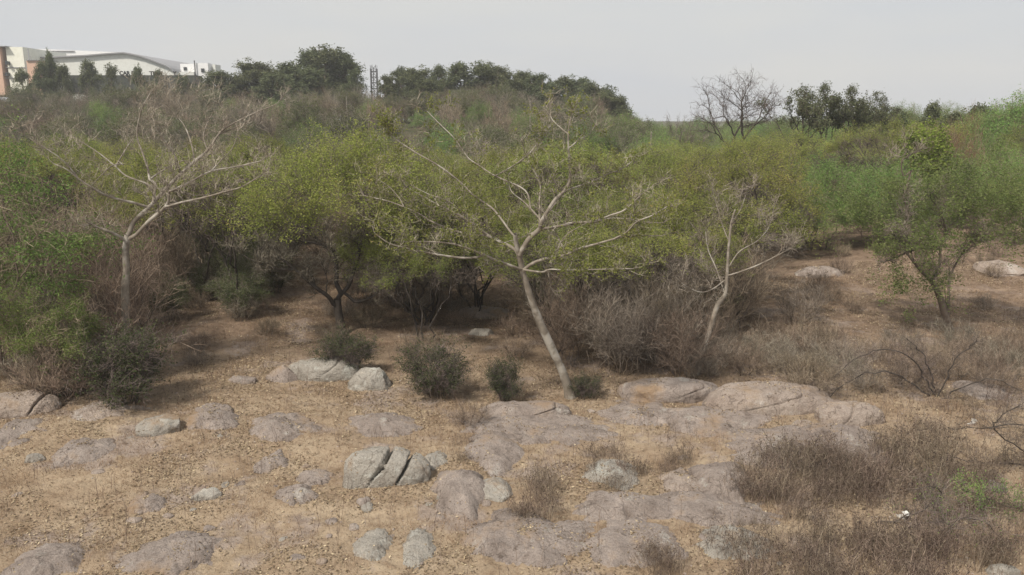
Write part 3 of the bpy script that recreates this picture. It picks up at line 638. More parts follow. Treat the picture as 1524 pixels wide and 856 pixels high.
# its leafy dome sits over the same limbs
def crown_for(o, pts, m, size, n, keepz, seed, name='crown', q=10):
    g = np.random.default_rng(seed); T = Tubes(); tips = [bend(p, p + unit(1, g)[0] * .5 + [0, 0, .25], 4, .05, g) for p in pts]
    W = Tubes(); tw = twigs(W, tips, len(pts) * q, .5, .0035, g, .2); c = leaf_mesh(name, m, tw, n, size, o, g, .45, .1, .45, keepz); W.build('twigs', 'twig_dark', c, False); return c
g = np.random.default_rng(3); cpt = []
cx, cy, cz = hero_acacia.location
for _ in range(420):
    a = g.random() * 6.283; r = math.sqrt(g.random()); x = 2.95 * r * math.cos(a); y = 2.6 * r * math.sin(a)
    z = 5.75 - 1.6 * r * r + .35 * g.normal() * .5 - .5 * abs(x - .9) / 3 - cz
    cpt.append(np.array([x + .25, y + .3, z - .25]))
crown_for(hero_acacia, np.array(cpt), 'leaf_acacia', .058, 68000, lambda C: fbm(C / .9, 3, 4) > -.13, 5)
gm = [
 ([(1398, 440), (1387, 420), (1370, 403), (1352, 380), (1335, 360)], 8, 3, -.5),
 ([(1387, 420), (1398, 395), (1400, 370), (1408, 345), (1424, 325)], 7, 3, .6),
 ([(1410, 489), (1412, 440), (1414, 412), (1430, 380), (1450, 355)], 7, 3, .5),
 ([(1398, 372), (1375, 368), (1352, 375), (1335, 383)], 5, 3, -.8),
 ([(1352, 380), (1345, 350), (1350, 320), (1345, 290)], 4, 2, .5),
 ([(1408, 345), (1400, 318), (1385, 295)], 4, 2, -.5),
 ([(1424, 325), (1420, 300), (1435, 275)], 4, 2, .2),
 ([(1360, 250), (1345, 262), (1342, 240), (1352, 232)], 3, 2, 0),
]
gtree = limb_tree('feathery_tree', 24.5, ([(1412, 492), (1405, 465), (1400, 446), (1394, 432), (1387, 420)], 14, 8, 0), gm, (1412, 492),
          'feathery green tree with a dark forked trunk standing in the clearing at right', 'bark_brown', 'bark_dark', seed=21, side=.6, twn=2500, twr=.005)
cpt = []; bx, by, bz = gtree.location
for _ in range(520):
    v = unit(1, g)[0]; r = g.random() ** .4; lu = 1 + .5 * (float(vnoise(v * 2 + 3)) - .5)
    p = np.array([v[0] * 3.4 * r * lu, v[1] * 2.5 * r, 3.45 + v[2] * 1.75 * r * lu]); 
    if p[2] < 3.0 and abs(p[0]) < .9: continue
    if p[2] < 2.0 + .2 * abs(p[0] + 2): continue
    cpt.append(p - [.1, 0, 0])
for _ in range(40): cpt.append(np.array([-1.5 + g.normal() * .5, -.6 + g.normal() * .3, 1.55 + g.normal() * .28]))
crown_for(gtree, np.array(cpt), 'leaf_clear', .068, 56000, lambda C: vnoise(C / .55, 9) > .38, 6, q=3)

# ------------------------------------------------------------------ prototypes and placement
PR = {}
for k, nm, cat_, ns in (('umbrella', 'thorn_tree', 'tree', 4), ('mesquite', 'feathery_tree', 'tree', 3), ('brush', 'leafless_bush', 'bush', 4), ('brush_low', 'dry_shrub', 'shrub', 3),
                        ('olive', 'thorn_bush', 'bush', 3), ('bush', 'leafy_bush', 'bush', 3), ('far', 'broadleaf_tree', 'tree', 5), ('open', 'open_tree', 'tree', 3), ('spray', 'feathery_tree', 'tree', 3), ('yellow', 'leafy_bush', 'bush', 1)):
    PR[k] = [[tree(k, 100 + 17 * i + len(k), nm), False] for i in range(ns)]
CATS = {'umbrella': 'tree', 'mesquite': 'tree', 'brush': 'bush', 'brush_low': 'shrub', 'olive': 'bush', 'bush': 'bush', 'far': 'tree', 'open': 'tree', 'spray': 'tree', 'yellow': 'bush'}
def put(kind, x, y, s, label, group=None, i=None, sz=None, rz=None, z=None, g=rng, swap=None):
    L = PR[kind]; i = int(g.integers(len(L))) if i is None else i % len(L); e = L[i]
    if e[1]: o = copy_tree(e[0])
    else: o = e[0]; e[1] = True
    o.location = (x, y, (float(gz(x, y)) - .05) if z is None else z); o.rotation_euler = (0, 0, g.uniform(0, 6.28) if rz is None else rz)
    o.scale = (s, s, sz if sz else s * g.uniform(.88, 1.12)); tag(o, label, CATS[kind], group)
    if swap:
        for ch in o.children:
            if ch.name.split('.')[0] == swap[0]: ch.data = ch.data.copy(); ch.data.materials[0] = M[swap[1]]
    return o
def xy(px, Y): return (px - 762) / FPX * Y * math.cos(PITCH), Y
def band(kind, n, px0, px1, Y0, Y1, s0, s1, label, group, seed, avoid=None, mind=.0):
    g = np.random.default_rng(seed); pts = []; tries = 0
    while len(pts) < n and tries < n * 40:
        tries += 1; px = g.uniform(px0, px1); Y = math.sqrt(g.uniform(Y0 ** 2, Y1 ** 2)); x, y = xy(px, Y)
        if avoid and avoid(px, Y): continue
        if any((x - a) ** 2 + (y - b) ** 2 < mind ** 2 for a, b in pts): continue
        pts.append((x, y)); lb, gr = label, group
        if isinstance(label, dict):
            zn = [k for k in sorted(label) if px < k or k == max(label)][0]; lb = label[zn]; gr = group + ', ' + str(sorted(label).index(zn) + 1)
        put(kind, x, y, g.uniform(s0, s1), lb, gr, g=g)
clear = lambda px, Y: (px > 1150 and Y < 37) or (400 < px < 490 and Y < 34)

# near bushes, each its own
def bushpx(kind, px, py, s, label, **k): x, y, z = at(px, py); return put(kind, x, y, s, label, **k)
bushpx('bush', 190, 600, 1.5, 'dense dark olive bush hiding the foot of the tall bare tree at left', i=0, sz=1.35)
bushpx('bush', 518, 556, 1.05, 'small dark bush between the pale domed boulder and the grey one', i=1, sz=.85)
bushpx('bush', 652, 590, 1.1, 'leafy dark bush above the low pinkish slab, left of the leaning trunk', i=2, sz=.95)
bushpx('bush', 748, 598, .62, 'small upright dark bush just left of the leaning trunk', i=0, sz=.8)
bushpx('bush', 872, 592, .55, 'low dark plant at the foot of the leaning trunk', i=1, sz=.45)
bushpx('brush_low', 700, 634, .45, 'small leafless shrub on the left end of the brown dome', i=0)
bushpx('brush_low', 1190, 486, .8, 'lone leafless shrub in the middle of the clearing', i=1, sz=1.1)
bushpx('spray', 25, 572, 1.08, 'fresh green leafy tree filling the left edge', i=0, sz=1.3)
bushpx('spray', 84, 590, .56, 'lower fresh green tree sprawling in front of the left edge tree', i=1, sz=.6)
bushpx('spray', -60, 560, 1.0, 'fresh green tree cut by the left edge', i=2)
# understory: leafless brush behind the hero trees
band('brush', 5, 570, 690, 25, 31, .6, .85, 'leafless grey brush under the trees between the thorn tree and the leaning trunk', 'brush between the thorn tree and the leaning trunk', 1, mind=1.4)
band('brush', 17, 810, 1010, 20.5, 27, .6, .88, 'tall tangled leafless brush right of the leaning trunk', 'tangled brush right of the leaning trunk', 2, mind=1.2)
band('brush', 6, 930, 1060, 19.6, 21.5, .5, .72, 'dark leafless brush directly behind the rounded boulder', 'brush behind the rounded boulder', 3, mind=1.0)
band('olive', 3, 820, 1080, 23, 30, .7, .9, 'thorn bush with a few olive leaves in the thicket behind the rounded boulder', 'olive thorn bushes in the central thicket', 31, mind=1.6)
band('brush', 5, 1040, 1110, 22, 28, .65, .9, 'leafless brush at the left border of the clearing', 'brush at the border of the clearing', 4, mind=1.3)
band('brush', 14, -40, 170, 19, 30, .8, 1.05, 'brown leafless brush behind the green trees at the left edge', 'brush at the left edge', 5, mind=1.3)
band('olive', 4, 220, 420, 27, 36, .8, 1.0, 'olive thorn bush in the shade left of the dark thorn tree', 'olive bushes left of the thorn tree', 6, mind=1.6)
band('brush', 14, 190, 720, 31, 40, .7, 1.0, 'leafless brush in the deep shade behind the dark thorn tree', 'brush behind the thorn tree', 7, mind=1.5)
band('brush_low', 10, -20, 150, 17.2, 20, .7, 1.1, 'dry brown shrub behind the boulder at the left edge', 'dry shrubs at the left edge', 8)
band('brush_low', 22, 1220, 1560, 17.8, 22, .45, .7, 'dry brown shrub in the tangle right of the long boulder', 'dry shrubs right of the long boulder', 9, mind=.7)
band('brush_low', 14, 1060, 1230, 19.5, 22, .5, .75, 'low dry shrub behind the long pale boulder', 'low shrubs behind the long boulder', 10, mind=.7)
band('brush_low', 12, 1230, 1540, 26, 38, .4, .6, 'low reddish shrub at the back of the clearing', 'low shrubs in the clearing', 11, mind=1.2)
band('brush_low', 14, 230, 800, 20.5, 27, .35, .6, 'low scrub plant on the shaded soil under the thorn trees', 'low plants under the thorn trees', 12, mind=1.5)
band('brush', 9, 190, 400, 27, 35, .6, .85, 'brown brush in the shade between the tall bare tree and the dark thorn tree', 'brush left of the thorn tree', 14, mind=1.4)
band('mesquite', 26, -60, 940, 60, 110, .75, 1.0, 'green tree scattered among the hillside brush', 'green trees on the hillside', 15, mind=5)
band('brush', 6, 500, 640, 27, 31, .5, .7, 'thin leafless brush right of the stems of the dark thorn tree', 'thin brush right of the thorn tree', 16, mind=1.4)
band('mesquite', 5, 1165, 1340, 35.5, 38, .6, .75, 'low green tree closing the back of the clearing', 'low trees closing the clearing', 17, mind=1.8)
band('olive', 5, 200, 420, 25, 29, .4, .6, 'low olive bush among the stems left of the dark thorn tree', 'low olive bushes', 18, mind=1.5)
band('umbrella', 5, 800, 1100, 21.5, 25, .6, .72, 'small green crowned thorn tree inside the thicket right of the leaning trunk', 'small thorn trees in the thicket', 19, mind=2.0)
band('umbrella', 4, 560, 740, 23, 27, .6, .74, 'small green crowned thorn tree between the domed thorn tree and the leaning trunk', 'small thorn trees left of the leaning trunk', 35, mind=1.8)
# canopy belts
band('umbrella', 6, 600, 1000, 25, 31, .74, .88, 'green topped thorn tree right behind the leaning pale tree', 'thorn trees right behind the leaning tree', 20, mind=2.6)
band('umbrella', 3, 1020, 1130, 25, 30, .8, .9, 'green topped thorn tree at the left border of the clearing', 'thorn trees at the clearing border', 21, mind=2.5)
band('umbrella', 8, 190, 420, 26, 35, .74, .92, 'green topped thorn tree left of the dark domed thorn tree', 'thorn trees left of the domed one', 22, mind=2.4)
band('umbrella', 44, -60, 1170, 34, 48, .82, 1.0, {300: 'yellow green thorn tree behind the tall pale bare tree at left', 620: 'yellow green thorn tree behind the dark domed thorn tree', 2000: 'yellow green thorn tree some way behind the leaning pale tree'}, 'first canopy belt', 23, mind=3.6)
band('mesquite', 9, 1190, 1580, 36, 46, .78, .9, 'mid green feathery tree bounding the back of the clearing', 'feathery trees behind the clearing', 24, mind=3.5)
band('umbrella', 22, 1000, 1620, 46, 64, .88, 1.05, 'yellow green thorn tree of the bright canopy behind the clearing', 'bright canopy behind the clearing', 25, mind=4.5, avoid=lambda px, Y: 1325 < px < 1475 and Y < 58)
band('mesquite', 16, 600, 1620, 50, 78, .95, 1.2, 'mid green tree in the rear canopy right of the centre', 'rear green canopy', 26, mind=5)
band('umbrella', 14, -100, 1000, 48, 60, .8, 1.0, {400: 'thorn tree at the foot of the hillside below the shed', 2000: 'thorn tree at the foot of the hillside below the steel tower'}, 'second canopy belt', 27, mind=4.5)
band('brush', 34, -120, 760, 46, 72, 1.0, 1.35, {330: 'grey brown brush low on the hillside, below the shed', 600: 'grey brown brush low on the hillside, below the tallest ridge clump', 2000: 'grey brown brush low on the hillside, below the falling end of the ridge'}, 'brush on the lower hillside', 28, mind=3)
band('brush', 70, -160, 980, 72, 135, 1.2, 1.7, {330: 'grey brush high on the hillside, below the shed', 600: 'grey brush high on the hillside, below the tallest ridge clump', 2000: 'grey brush high on the hillside, below the falling end of the ridge'}, 'brush on the upper hillside', 29, mind=3.4)
band('olive', 120, -160, 1000, 58, 140, 1.1, 1.7, {330: 'dull olive brush on the hillside, below the shed', 600: 'dull olive brush on the hillside, below the tallest ridge clump', 2000: 'dull olive brush on the hillside, below the falling end of the ridge'}, 'olive brush on the hillside', 30, mind=3.5)
band('mesquite', 60, 860, 1650, 78, 150, 1.0, 1.35, {1160: 'far green tree on the horizon left of the round headed leafless tree', 2000: 'far green tree on the horizon right of the round headed leafless tree'}, 'far trees of the low horizon', 32, mind=5)
band('mesquite', 22, 860, 1200, 150, 210, 1.1, 1.4, 'faint tree at the far horizon left of the round headed leafless tree', 'faint horizon trees', 34, mind=5)
# ridge line of tall dark trees
def skytree(kind, px, Y, top, label, group=None, wid=None, i=None, swap=None, hh=10.2):
    x, y = xy(px, Y); z = float(gz(x, y)) - .1; zt = float(onray(px, top, Y)[2]); s = (zt - z) / hh
    o = put(kind, x, y, s, label, group, i=i, sz=s, swap=swap)
    if wid: o.scale = (s * wid, s * wid, s)
    return o
ridge = [(40, 105, 150, 1.2), (82, 76, 152, .7), (70, 92, 148, 1.1), (102, 96, 150, .9), (142, 90, 158, 1.0), (168, 98, 156, 1.0), (212, 98, 156, .8), (240, 104, 150, .9), (275, 112, 146, 1.3),
         (325, 106, 140, 1.2), (350, 112, 142, 1.1), (385, 90, 145, 1.1), (428, 93, 142, 1.0), (405, 108, 138, 1.2), (462, 74, 150, 1.0), (482, 72, 145, 1.1), (512, 78, 146, 1.0), (528, 104, 138, .7), (456, 100, 136, 1.2),
         (580, 112, 140, .8), (598, 102, 146, .9), (622, 100, 140, 1.0), (655, 98, 145, .9), (640, 118, 132, 1.2), (688, 94, 140, 1.0), (710, 95, 142, 1.1), (736, 96, 145, 1.0), (762, 118, 134, 1.1), (782, 106, 142, 1.0), (800, 110, 138, 1.0),
         (838, 116, 140, 1.1), (858, 114, 142, 1.0), (878, 124, 136, 1.0), (918, 142, 128, 1.0), (820, 124, 132, 1.1), (895, 140, 128, .9)]
for n_, (px, top, Y, wd) in enumerate(ridge):
    if px < 110: lb, gr = 'dark tree standing before the cream building on the ridge', 'ridge trees before the cream building'
    elif px < 300: lb, gr = 'dark tree standing before the curved roof shed on the ridge', 'ridge trees before the shed'
    elif px < 440: lb, gr = 'dark tree on the ridge between the small white block and the tallest clump', 'ridge trees right of the white block'
    elif px < 545: lb, gr = 'tall dark tree of the highest clump on the ridge', 'highest clump on the ridge'
    elif px < 680: lb, gr = 'dark tree on the ridge just right of the steel tower', 'ridge trees right of the tower'
    else: lb, gr = 'dark tree on the ridge where it falls towards the right', 'ridge trees falling to the right'
    skytree('far', px, Y, top, lb, gr, wd * (.78 if px < 300 else 1.45), n_)
for px in [q for q in range(330, 930, 34) if not 530 < q < 585]: skytree('far', px, 156, 120 + 24 * max(0, (px - 700) / 230) + 13 * math.sin(px * 1.7), 'low dark tree filling the ridge line between the taller crowns', 'low trees filling the ridge line', 1.7)
for px, top, Y, wd in [(1190, 128, 62, 1.0), (1222, 120, 64, 1.0), (1262, 124, 63, 1.05), (1300, 132, 64, .9)]:
    x, y = xy(px, Y)
    o = skytree('open', px, Y, top, 'open crowned dark tree of the group against the sky right of the bare tree', 'open crowned trees against the sky', wd, None, None, 8.9)
for px, top, Y, wd in [(1385, 153, 70, .9), (1345, 172, 66, 1), (1425, 165, 72, 1.1), (1455, 156, 66, 1.0), (1480, 141, 62, 1.0), (1500, 150, 58, 1.0), (1522, 126, 58, 1.05), (1545, 118, 56, 1.1)]:
    skytree('mesquite' if px > 1470 else 'far', px, Y, top, 'bushy green tree rising to the right edge of the skyline' if px > 1440 else 'dark rounded tree on the skyline behind the yellow green bush',
            'skyline trees at the right edge' if px > 1440 else 'dark skyline trees behind the yellow bush', wd if px < 1470 else 1.0, None, None, 10.2 if px <= 1470 else 5.3)
x, y = xy(1097, 56); z0 = float(gz(x, y)); hb = CAMH + (HOR - 99) / FPX * 57 - z0
b = bare_tree(44, 'bare_tree', 3.5, hb, 210, .011, 'bark_dark', 1500, (.3, .42), True)
b.location = (x, y, z0); tag(b, 'leafless round headed tree standing against the sky', 'tree')
x, y = xy(1015, 90); b2 = bare_tree(45, 'bare_tree', 2.6, 6, 90, .012, 'bark_brown', 500); b2.location = (x, y, float(gz(x, y))); b2.scale = (1.3, 1.3, 1.25); tag(b2, 'distant small leafless tree on the horizon left of the round headed one', 'tree')
x, y = xy(1378, 41); o = put('yellow', x, y, 1, 'bright yellow green bush below the dark skyline tree'); z0 = float(gz(x, y)); o.location = (x, y, z0); o.scale = (1.05, 1.05, (6.7 - z0) / 5.3)
o = bushpx('brush', 1432, 240, 1, 'dead pinkish bush beside the bright yellow green one', i=0, swap=('twigs', 'leaf_rust')); x, y = xy(1434, 43); z0 = float(gz(x, y)); o.location = (x, y, z0); o.scale = (.8, .8, (6.1 - z0) / 3.3)

# ------------------------------------------------------------------ buildings on the ridge
YB = 215.
def bxz(px, py, Y=YB): p = onray(px, py, Y); return p[0], p[2]
def rect(px0, px1, py0, py1, Y0, Y1): x0, z1 = bxz(px0, py0, Y0); x1, z0 = bxz(px1, py1, Y0); return (x0, x1, Y0, Y1, z0, z1)
sh = empty('shed_building', (bxz(160, 130)[0], YB, 4)); tag(sh, 'long pale shed with a curved roof and black lettering along its parapet', 'building')
off = np.array(sh.location)
pr = [(50, 86), (70, 86), (100, 84.5), (130, 83), (160, 80.5), (185, 79), (192, 80), (210, 84), (230, 91), (248, 98), (256, 103), (260, 108)]
def prism(pts, zb, Y0, Y1, name, m, parent, off):
    P = [bxz(*p, Y0) for p in pts]; n = len(P); V = []; F = []
    for (x, z) in P: V += [(x, Y0, z), (x, Y0, zb), (x, Y1, z), (x, Y1, zb)]
    for i in range(n - 1):
        a = 4 * i; c = a + 4; F += [(a, a + 1, c + 1, c), (a + 2, c + 2, c + 3, a + 3), (a, c, c + 2, a + 2)]
    F += [(0, 2, 3, 1), (4 * n - 4, 4 * n - 3, 4 * n - 1, 4 * n - 2)]
    return mesh_obj(name, np.array(V) - off, np.array(F), m, parent)
prism(pr, 3, YB, YB + 40, 'wall', 'shed', sh, off)
tr = [(a, b - 1.1) for a, b in pr]; P = np.array([[bxz(a, b, YB - .6)[0], YB - .6, bxz(a, b, YB - .6)[1]] for a, b in tr]); T = Tubes()
V = []; F = []
for i, (a, b_) in enumerate(tr):
    x, z = bxz(a, b_, YB); V += [(x, YB - .8, z), (x, YB + 41, z), (x, YB - .8, z - .32), (x, YB + 41, z - .32)]
for i in range(len(tr) - 1):
    a = 4 * i; c = a + 4; F += [(a, c, c + 1, a + 1), (a + 2, a + 3, c + 3, c + 2), (a, a + 2, c + 2, c)]
mesh_obj('roof', np.array(V) - off, np.array(F), 'trim', sh)
o = boxes('parapet', [rect(104, 292, 112, 140, YB - 6, YB - .9)], 'net', sh, -off)
def text(s, px, py, hpx, Y, parent, off):
    cu = bpy.data.curves.new('lettering', 'FONT'); cu.body = s; x, z = bxz(px, py, Y); cu.size = hpx / FPX * Y * 1.38; cu.extrude = .08
    cu.materials.append(M['letter']); o = bpy.data.objects.new('lettering', cu); scene.collection.objects.link(o); o.rotation_euler = (math.pi / 2, 0, 0); o.location = Vector((x, Y, z)) - Vector(off); o.parent = parent; cu.offset = .06
    me = bpy.data.meshes.new_from_object(o); q = bpy.data.objects.new('lettering', me); scene.collection.objects.link(q); q.location = o.location; q.rotation_euler = o.rotation_euler; q.parent = parent; bpy.data.objects.remove(o)
text('CAR', 178, 111.7, 5.5, YB - 6.3, sh, off); text('DES', 196, 111.7, 5.5, YB - 6.3, sh, off); text('TION', 223, 112, 5.5, YB - 6.3, sh, off); text('Y', 258, 112, 5.5, YB - 6.3, sh, off)
bk = empty('shed_building', (bxz(100, 130, YB + 50)[0], YB + 50, 4)); tag(bk, 'white flat roofed shed showing above and behind the curved roof', 'building'); off2 = np.array(bk.location)
prism([(34, 72), (110, 75), (190, 78.5), (200, 82)], 3, YB + 50, YB + 80, 'wall', 'white', bk, off2); 
V = []
boxes('eave', [rect(34, 110, 75.5, 76.3, YB + 49.6, YB + 50)], 'trim', bk, -off2)
cb = empty('office_building', (bxz(20, 130, YB - 8)[0], YB - 8, 4)); tag(cb, 'cream three storey building with a peach end at the left edge of the ridge', 'building'); off3 = np.array(cb.location)
boxes('wall', [rect(8, 42, 70, 142, YB - 8, YB + 12)], 'cream', cb, -off3); boxes('end_wall', [rect(-60, 8, 69, 142, YB - 9, YB + 12)], 'peach', cb, -off3)
boxes('band', [rect(8.2, 42.3, 100, 101, YB - 8.2, YB - 7.8), rect(8.2, 42.3, 115.7, 116.7, YB - 8.2, YB - 7.8)], 'trim', cb, -off3)
for yy_ in (91, 108): boxes('window', [rect(7.2, 11.2, yy_, yy_ + 5, YB - 9.1, YB - 7.6)], 'glass', cb, -off3)
boxes('cornice', [rect(-60, 8.3, 68.3, 69.3, YB - 9.3, YB + 12)], 'trim', cb, -off3)
pb = empty('brick_block', (bxz(50, 130, YB - 12)[0], YB - 12, 4)); tag(pb, 'low peach coloured block between the cream building and the curved shed', 'building'); off4 = np.array(pb.location)
boxes('wall', [rect(39, 72, 90, 142, YB - 12, YB - 8.5)], 'peach', pb, -off4); boxes('roof', [rect(38, 73, 89, 90, YB - 12.4, YB - 8.4)], 'trim', pb, -off4)
boxes('antenna', [rect(42.0, 42.5, 72, 89, YB - 11, YB - 10.9), rect(45.3, 45.8, 83, 89, YB - 11, YB - 10.9)], 'trim', pb, -off4)
wb = empty('white_block', (bxz(290, 130, YB)[0], YB + 5, 4)); tag(wb, 'small white two part block right of the curved shed', 'building'); off5 = np.array(wb.location)
boxes('wall', [rect(268, 290, 95, 107, YB + 5, YB + 12), rect(290.3, 312, 94, 130, YB + 4, YB + 12)], 'white', wb, -off5); boxes('annex', [rect(255, 290, 107.2, 130, YB + 3, YB + 9)], 'shed', wb, -off5)
boxes('window', [rect(273, 278, 100, 105, YB + 4.8, YB + 5.2)], 'glass', wb, -off5); boxes('window', [rect(299, 304, 102, 107.5, YB + 3.8, YB + 4.2)], 'glass', wb, -off5)
boxes('stair_head', [rect(316, 322, 96, 120, YB + 6, YB + 10)], 'shed', wb, -off5); boxes('pole', [rect(290, 290.7, 90, 122, YB + 3.5, YB + 3.6)], 'steel', wb, -off5)
# lattice tower
YT = 165.; tw = empty('steel_tower', (bxz(556, 150, YT)[0], YT, 5)); tag(tw, 'grey steel framework tower rising between the ridge trees', 'tower'); o6 = np.array(tw.location)
x0, zt = bxz(551, 102, YT); x1, zb = bxz(562, 165, YT); dp = x1 - x0
for (a, c) in ((x0, YT), (x1, YT), (x0, YT + dp), (x1, YT + dp), ((x0 + x1) / 2, YT)):
    T = Tubes(); T.add(np.array([[a, c, zb - 4], [a, c, zt]]) - o6, .1, .09, 5); T.build('leg', 'steel', tw)
T = Tubes(); z = zb; k = 0
while z < zt - .5:
    for a, b_ in (((x0, YT), (x1, YT)), ((x1, YT), (x1, YT + dp)), ((x1, YT + dp), (x0, YT + dp)), ((x0, YT + dp), (x0, YT))):
        T.add(np.array([[*a, z], [*b_, z]]) - o6, .07, .07, 4); T.add(np.array([[*a, z], [*b_, z + 1.1]]) - o6, .05, .05, 4)
    z += 1.1; k += 1
T.build('bracing', 'steel', tw); T = Tubes()
for a in (.25, .85): T.add(np.array([[x0 + dp * a, YT, zt], [x0 + dp * (a + .08), YT, zt + .75]]) - o6, .06, .04, 4)
T.build('antenna', 'steel', tw)
# street lamp at the right edge, pale posts among the brush
lp = empty('street_lamp', (*xy(1514, 75), 0)); x, y = xy(1514, 75); z0 = float(gz(x, y)); lp.location = (x, y, z0); tag(lp, 'small pale street lamp against the trees at the right edge', 'street lamp')
zt = onray(1514, 177, 75)[2] - z0; T = Tubes(); T.add(np.array([[0, 0, 0], [0, 0, zt]]), .07, .05, 8); T.build('pole', 'shed', lp); boxes('lamp_head', [(-.42, .05, -.12, .12, zt - .02, zt + .1)], 'white', lp)
for px, py0, py1, Y in ((517, 143, 175, 110), (571, 172, 200, 60), (789, 150, 200, 85), (970, 196, 215, 70)):
    x, y = xy(px, Y); z0 = float(gz(x, y)); zt = onray(px, py0, Y)[2]; T = Tubes(); T.add(np.array([[0, 0, -.1], [0, 0, zt - z0]]), .06, .05, 6)
    o = T.build('post', 'bark_pale', None); o.location = (x, y, z0); tag(o, 'thin pale post sticking out of the hillside brush', 'post', 'posts in the hillside brush')

# ------------------------------------------------------------------ dry weeds
def weed(seed, h=.6, n=34, w=.32, seeds=True):
    g = np.random.default_rng(seed); o = empty('dry_weed'); T = Tubes()
    b = np.stack([g.normal(size=n) * w * .5, g.normal(size=n) * w * .5, np.full(n, -.03)], -1); v = np.stack([g.normal(size=n) * .28, g.normal(size=n) * .28, np.ones(n)], -1)
    L = (h * g.uniform(.4, 1.1, n))[:, None]; P = np.stack([b, b + v * L * .5 + g.normal(size=(n, 3)) * .02, b + v * L + g.normal(size=(n, 3)) * .04], 1)
    T.many(P, np.tile(np.array([[.0035, .003, .002]]), (n, 1)), 3); k = g.integers(0, n, n * 4); f = g.uniform(.1, 1, n * 4)[:, None]; a = P[k, 1] + (P[k, 2] - P[k, 1]) * f
    d = unit(n * 4, g) + [0, 0, .9]; d /= np.linalg.norm(d, axis=1, keepdims=True); l2 = (h * g.uniform(.1, .32, n * 4))[:, None]; e = a + d * l2
    T.many(np.stack([a, (a + e) / 2 + g.normal(size=a.shape) * .01, e], 1), np.tile(np.array([[.0025, .002, .0015]]), (n * 4, 1)), 3); T.build('stalks', 'weed', o, False)
    if seeds:
        C = e[g.random(len(e)) < .55]; V, F = leaf_quads(C, .022, .8, g=g); V2, F2 = leaf_quads(C, .022, .8, g=g)
        mesh_obj('seed_heads', np.concatenate([V, V2]), np.concatenate([F, F2 + len(V)]), 'seed', o, g.random(len(C) * 2))
    return o
WP = [[weed(i, h, n, w), False] for i, (h, n, w) in enumerate([(.55, 34, .35), (.7, 40, .4), (.45, 46, .45), (.6, 26, .3), (.4, 30, .3)])]
def weeds(px0, px1, py0, py1, n, s0, s1, label, group, seed):
    g = np.random.default_rng(seed); cxp, cyp = (px0 + px1) / 2, (py0 + py1) / 2
    for _ in range(n):
        while True:
            a, b_ = g.uniform(-1, 1, 2)
            if a * a + b_ * b_ < 1: break
        px, py = cxp + a * (px1 - px0) / 2, cyp + b_ * (py1 - py0) / 2; x, y, z = at(px, py); e = WP[int(g.integers(5))]
        if e[1]: o = copy_tree(e[0])
        else: o = e[0]; e[1] = True
        o.location = (x, y, z); s = g.uniform(s0, s1); o.scale = (s, s, s * g.uniform(.8, 1.2)); o.rotation_euler = (g.normal() * .08, g.normal() * .08, g.uniform(0, 6)); tag(o, label, 'weed', group)
weeds(1095, 1330, 680, 760, 62, .7, 1.1, 'dry brown weed of the large thicket before the wide pale slab', 'weeds of the large thicket', 1)
weeds(1290, 1400, 650, 740, 16, .8, 1.3, 'tall dry weed at the right end of the large thicket', 'tall weeds right of the thicket', 2)
weeds(1040, 1540, 800, 900, 52, .7, 1.1, 'dry weed along the bottom right of the view', 'weeds along the bottom right', 3)
weeds(870, 960, 675, 735, 13, .6, .9, 'dark dry weed around the bluish grey rock', 'weeds round the bluish rock', 4)
weeds(950, 1035, 675, 715, 9, .4, .7, 'short dry weed around the tan rock', 'weeds round the tan rock', 5)
weeds(755, 835, 720, 785, 12, .6, .9, 'dark dry weed in the clump above the large flat slab', 'weed clump above the flat slab', 6)
weeds(655, 710, 640, 690, 4, .35, .5, 'pale dry weed on the mauve slab', 'weeds on the mauve slab', 7)
weeds(955, 1030, 815, 875, 8, .6, .8, 'dark weed at the foot of the slab at the bottom', 'weeds at the foot of the bottom slab', 8)
weeds(1330, 1560, 600, 800, 34, .5, .9, 'dry weed on the open ground near the right edge', 'weeds near the right edge', 9)
weeds(1060, 1540, 690, 880, 40, .45, .8, 'small dry weed scattered among the bottom right thickets', 'small scattered weeds at bottom right', 10)

# thorny branches arching in from the right
def thorn_branch(pts, w0, w1, dz, label, green=0, seed=1, name='thorn_branch', lev=2):
    g = np.random.default_rng(seed); bx, by, bz = at(*pts[0]); base = np.array([bx, by, bz]); o = empty(name, base); tag(o, label, 'branch'); px = cat(pts, 4); s = np.linspace(0, 1, len(px))
    P = np.array([onray(a, b_, by + dz * t) for (a, b_), t in zip(px, s)]); P[0, 2] = bz - .03
    for i in range(len(P)): P[i, 2] = max(P[i, 2], float(gz(P[i, 0], P[i, 1])) + .02)
    T = Tubes(); rr = np.linspace(w0 * .55, w1 * .5, len(P)) * by / FPX / 2; P[1:] += g.normal(size=(len(P) - 1, 3)) * .022; T.addR(P - base, rr, 5); T.build('stem', 'bark_dark', o); W = Tubes(); tips = [q for q in [(P - base)[i:i + 4] for i in range(0, len(P) - 3, 2)]]
    tw = twigs(W, tips, 34 + len(P) * 5, .38, .003, g, .15, .9, 3); W.build('twigs', 'twig_dark', o, False)
    if green: leaf_mesh('leaves', 'leaf_vivid', tw, green, .035, o, g, .4, .03, .3)
    return o
thorn_branch([(1560, 640), (1500, 632), (1440, 645), (1380, 655), (1320, 662)], 5, 2, -.2, 'dark thorny branch arching in low from the right edge above the pale patch', seed=1)
thorn_branch([(1560, 700), (1520, 668), (1480, 640), (1500, 612), (1560, 590)], 5, 2, -.3, 'dark curling thorny branch at the right edge', seed=2)
thorn_branch([(1545, 690), (1500, 690), (1450, 684), (1400, 678)], 4, 2, -.2, 'thin dark branch lying on the pale patch near the right edge', seed=7)
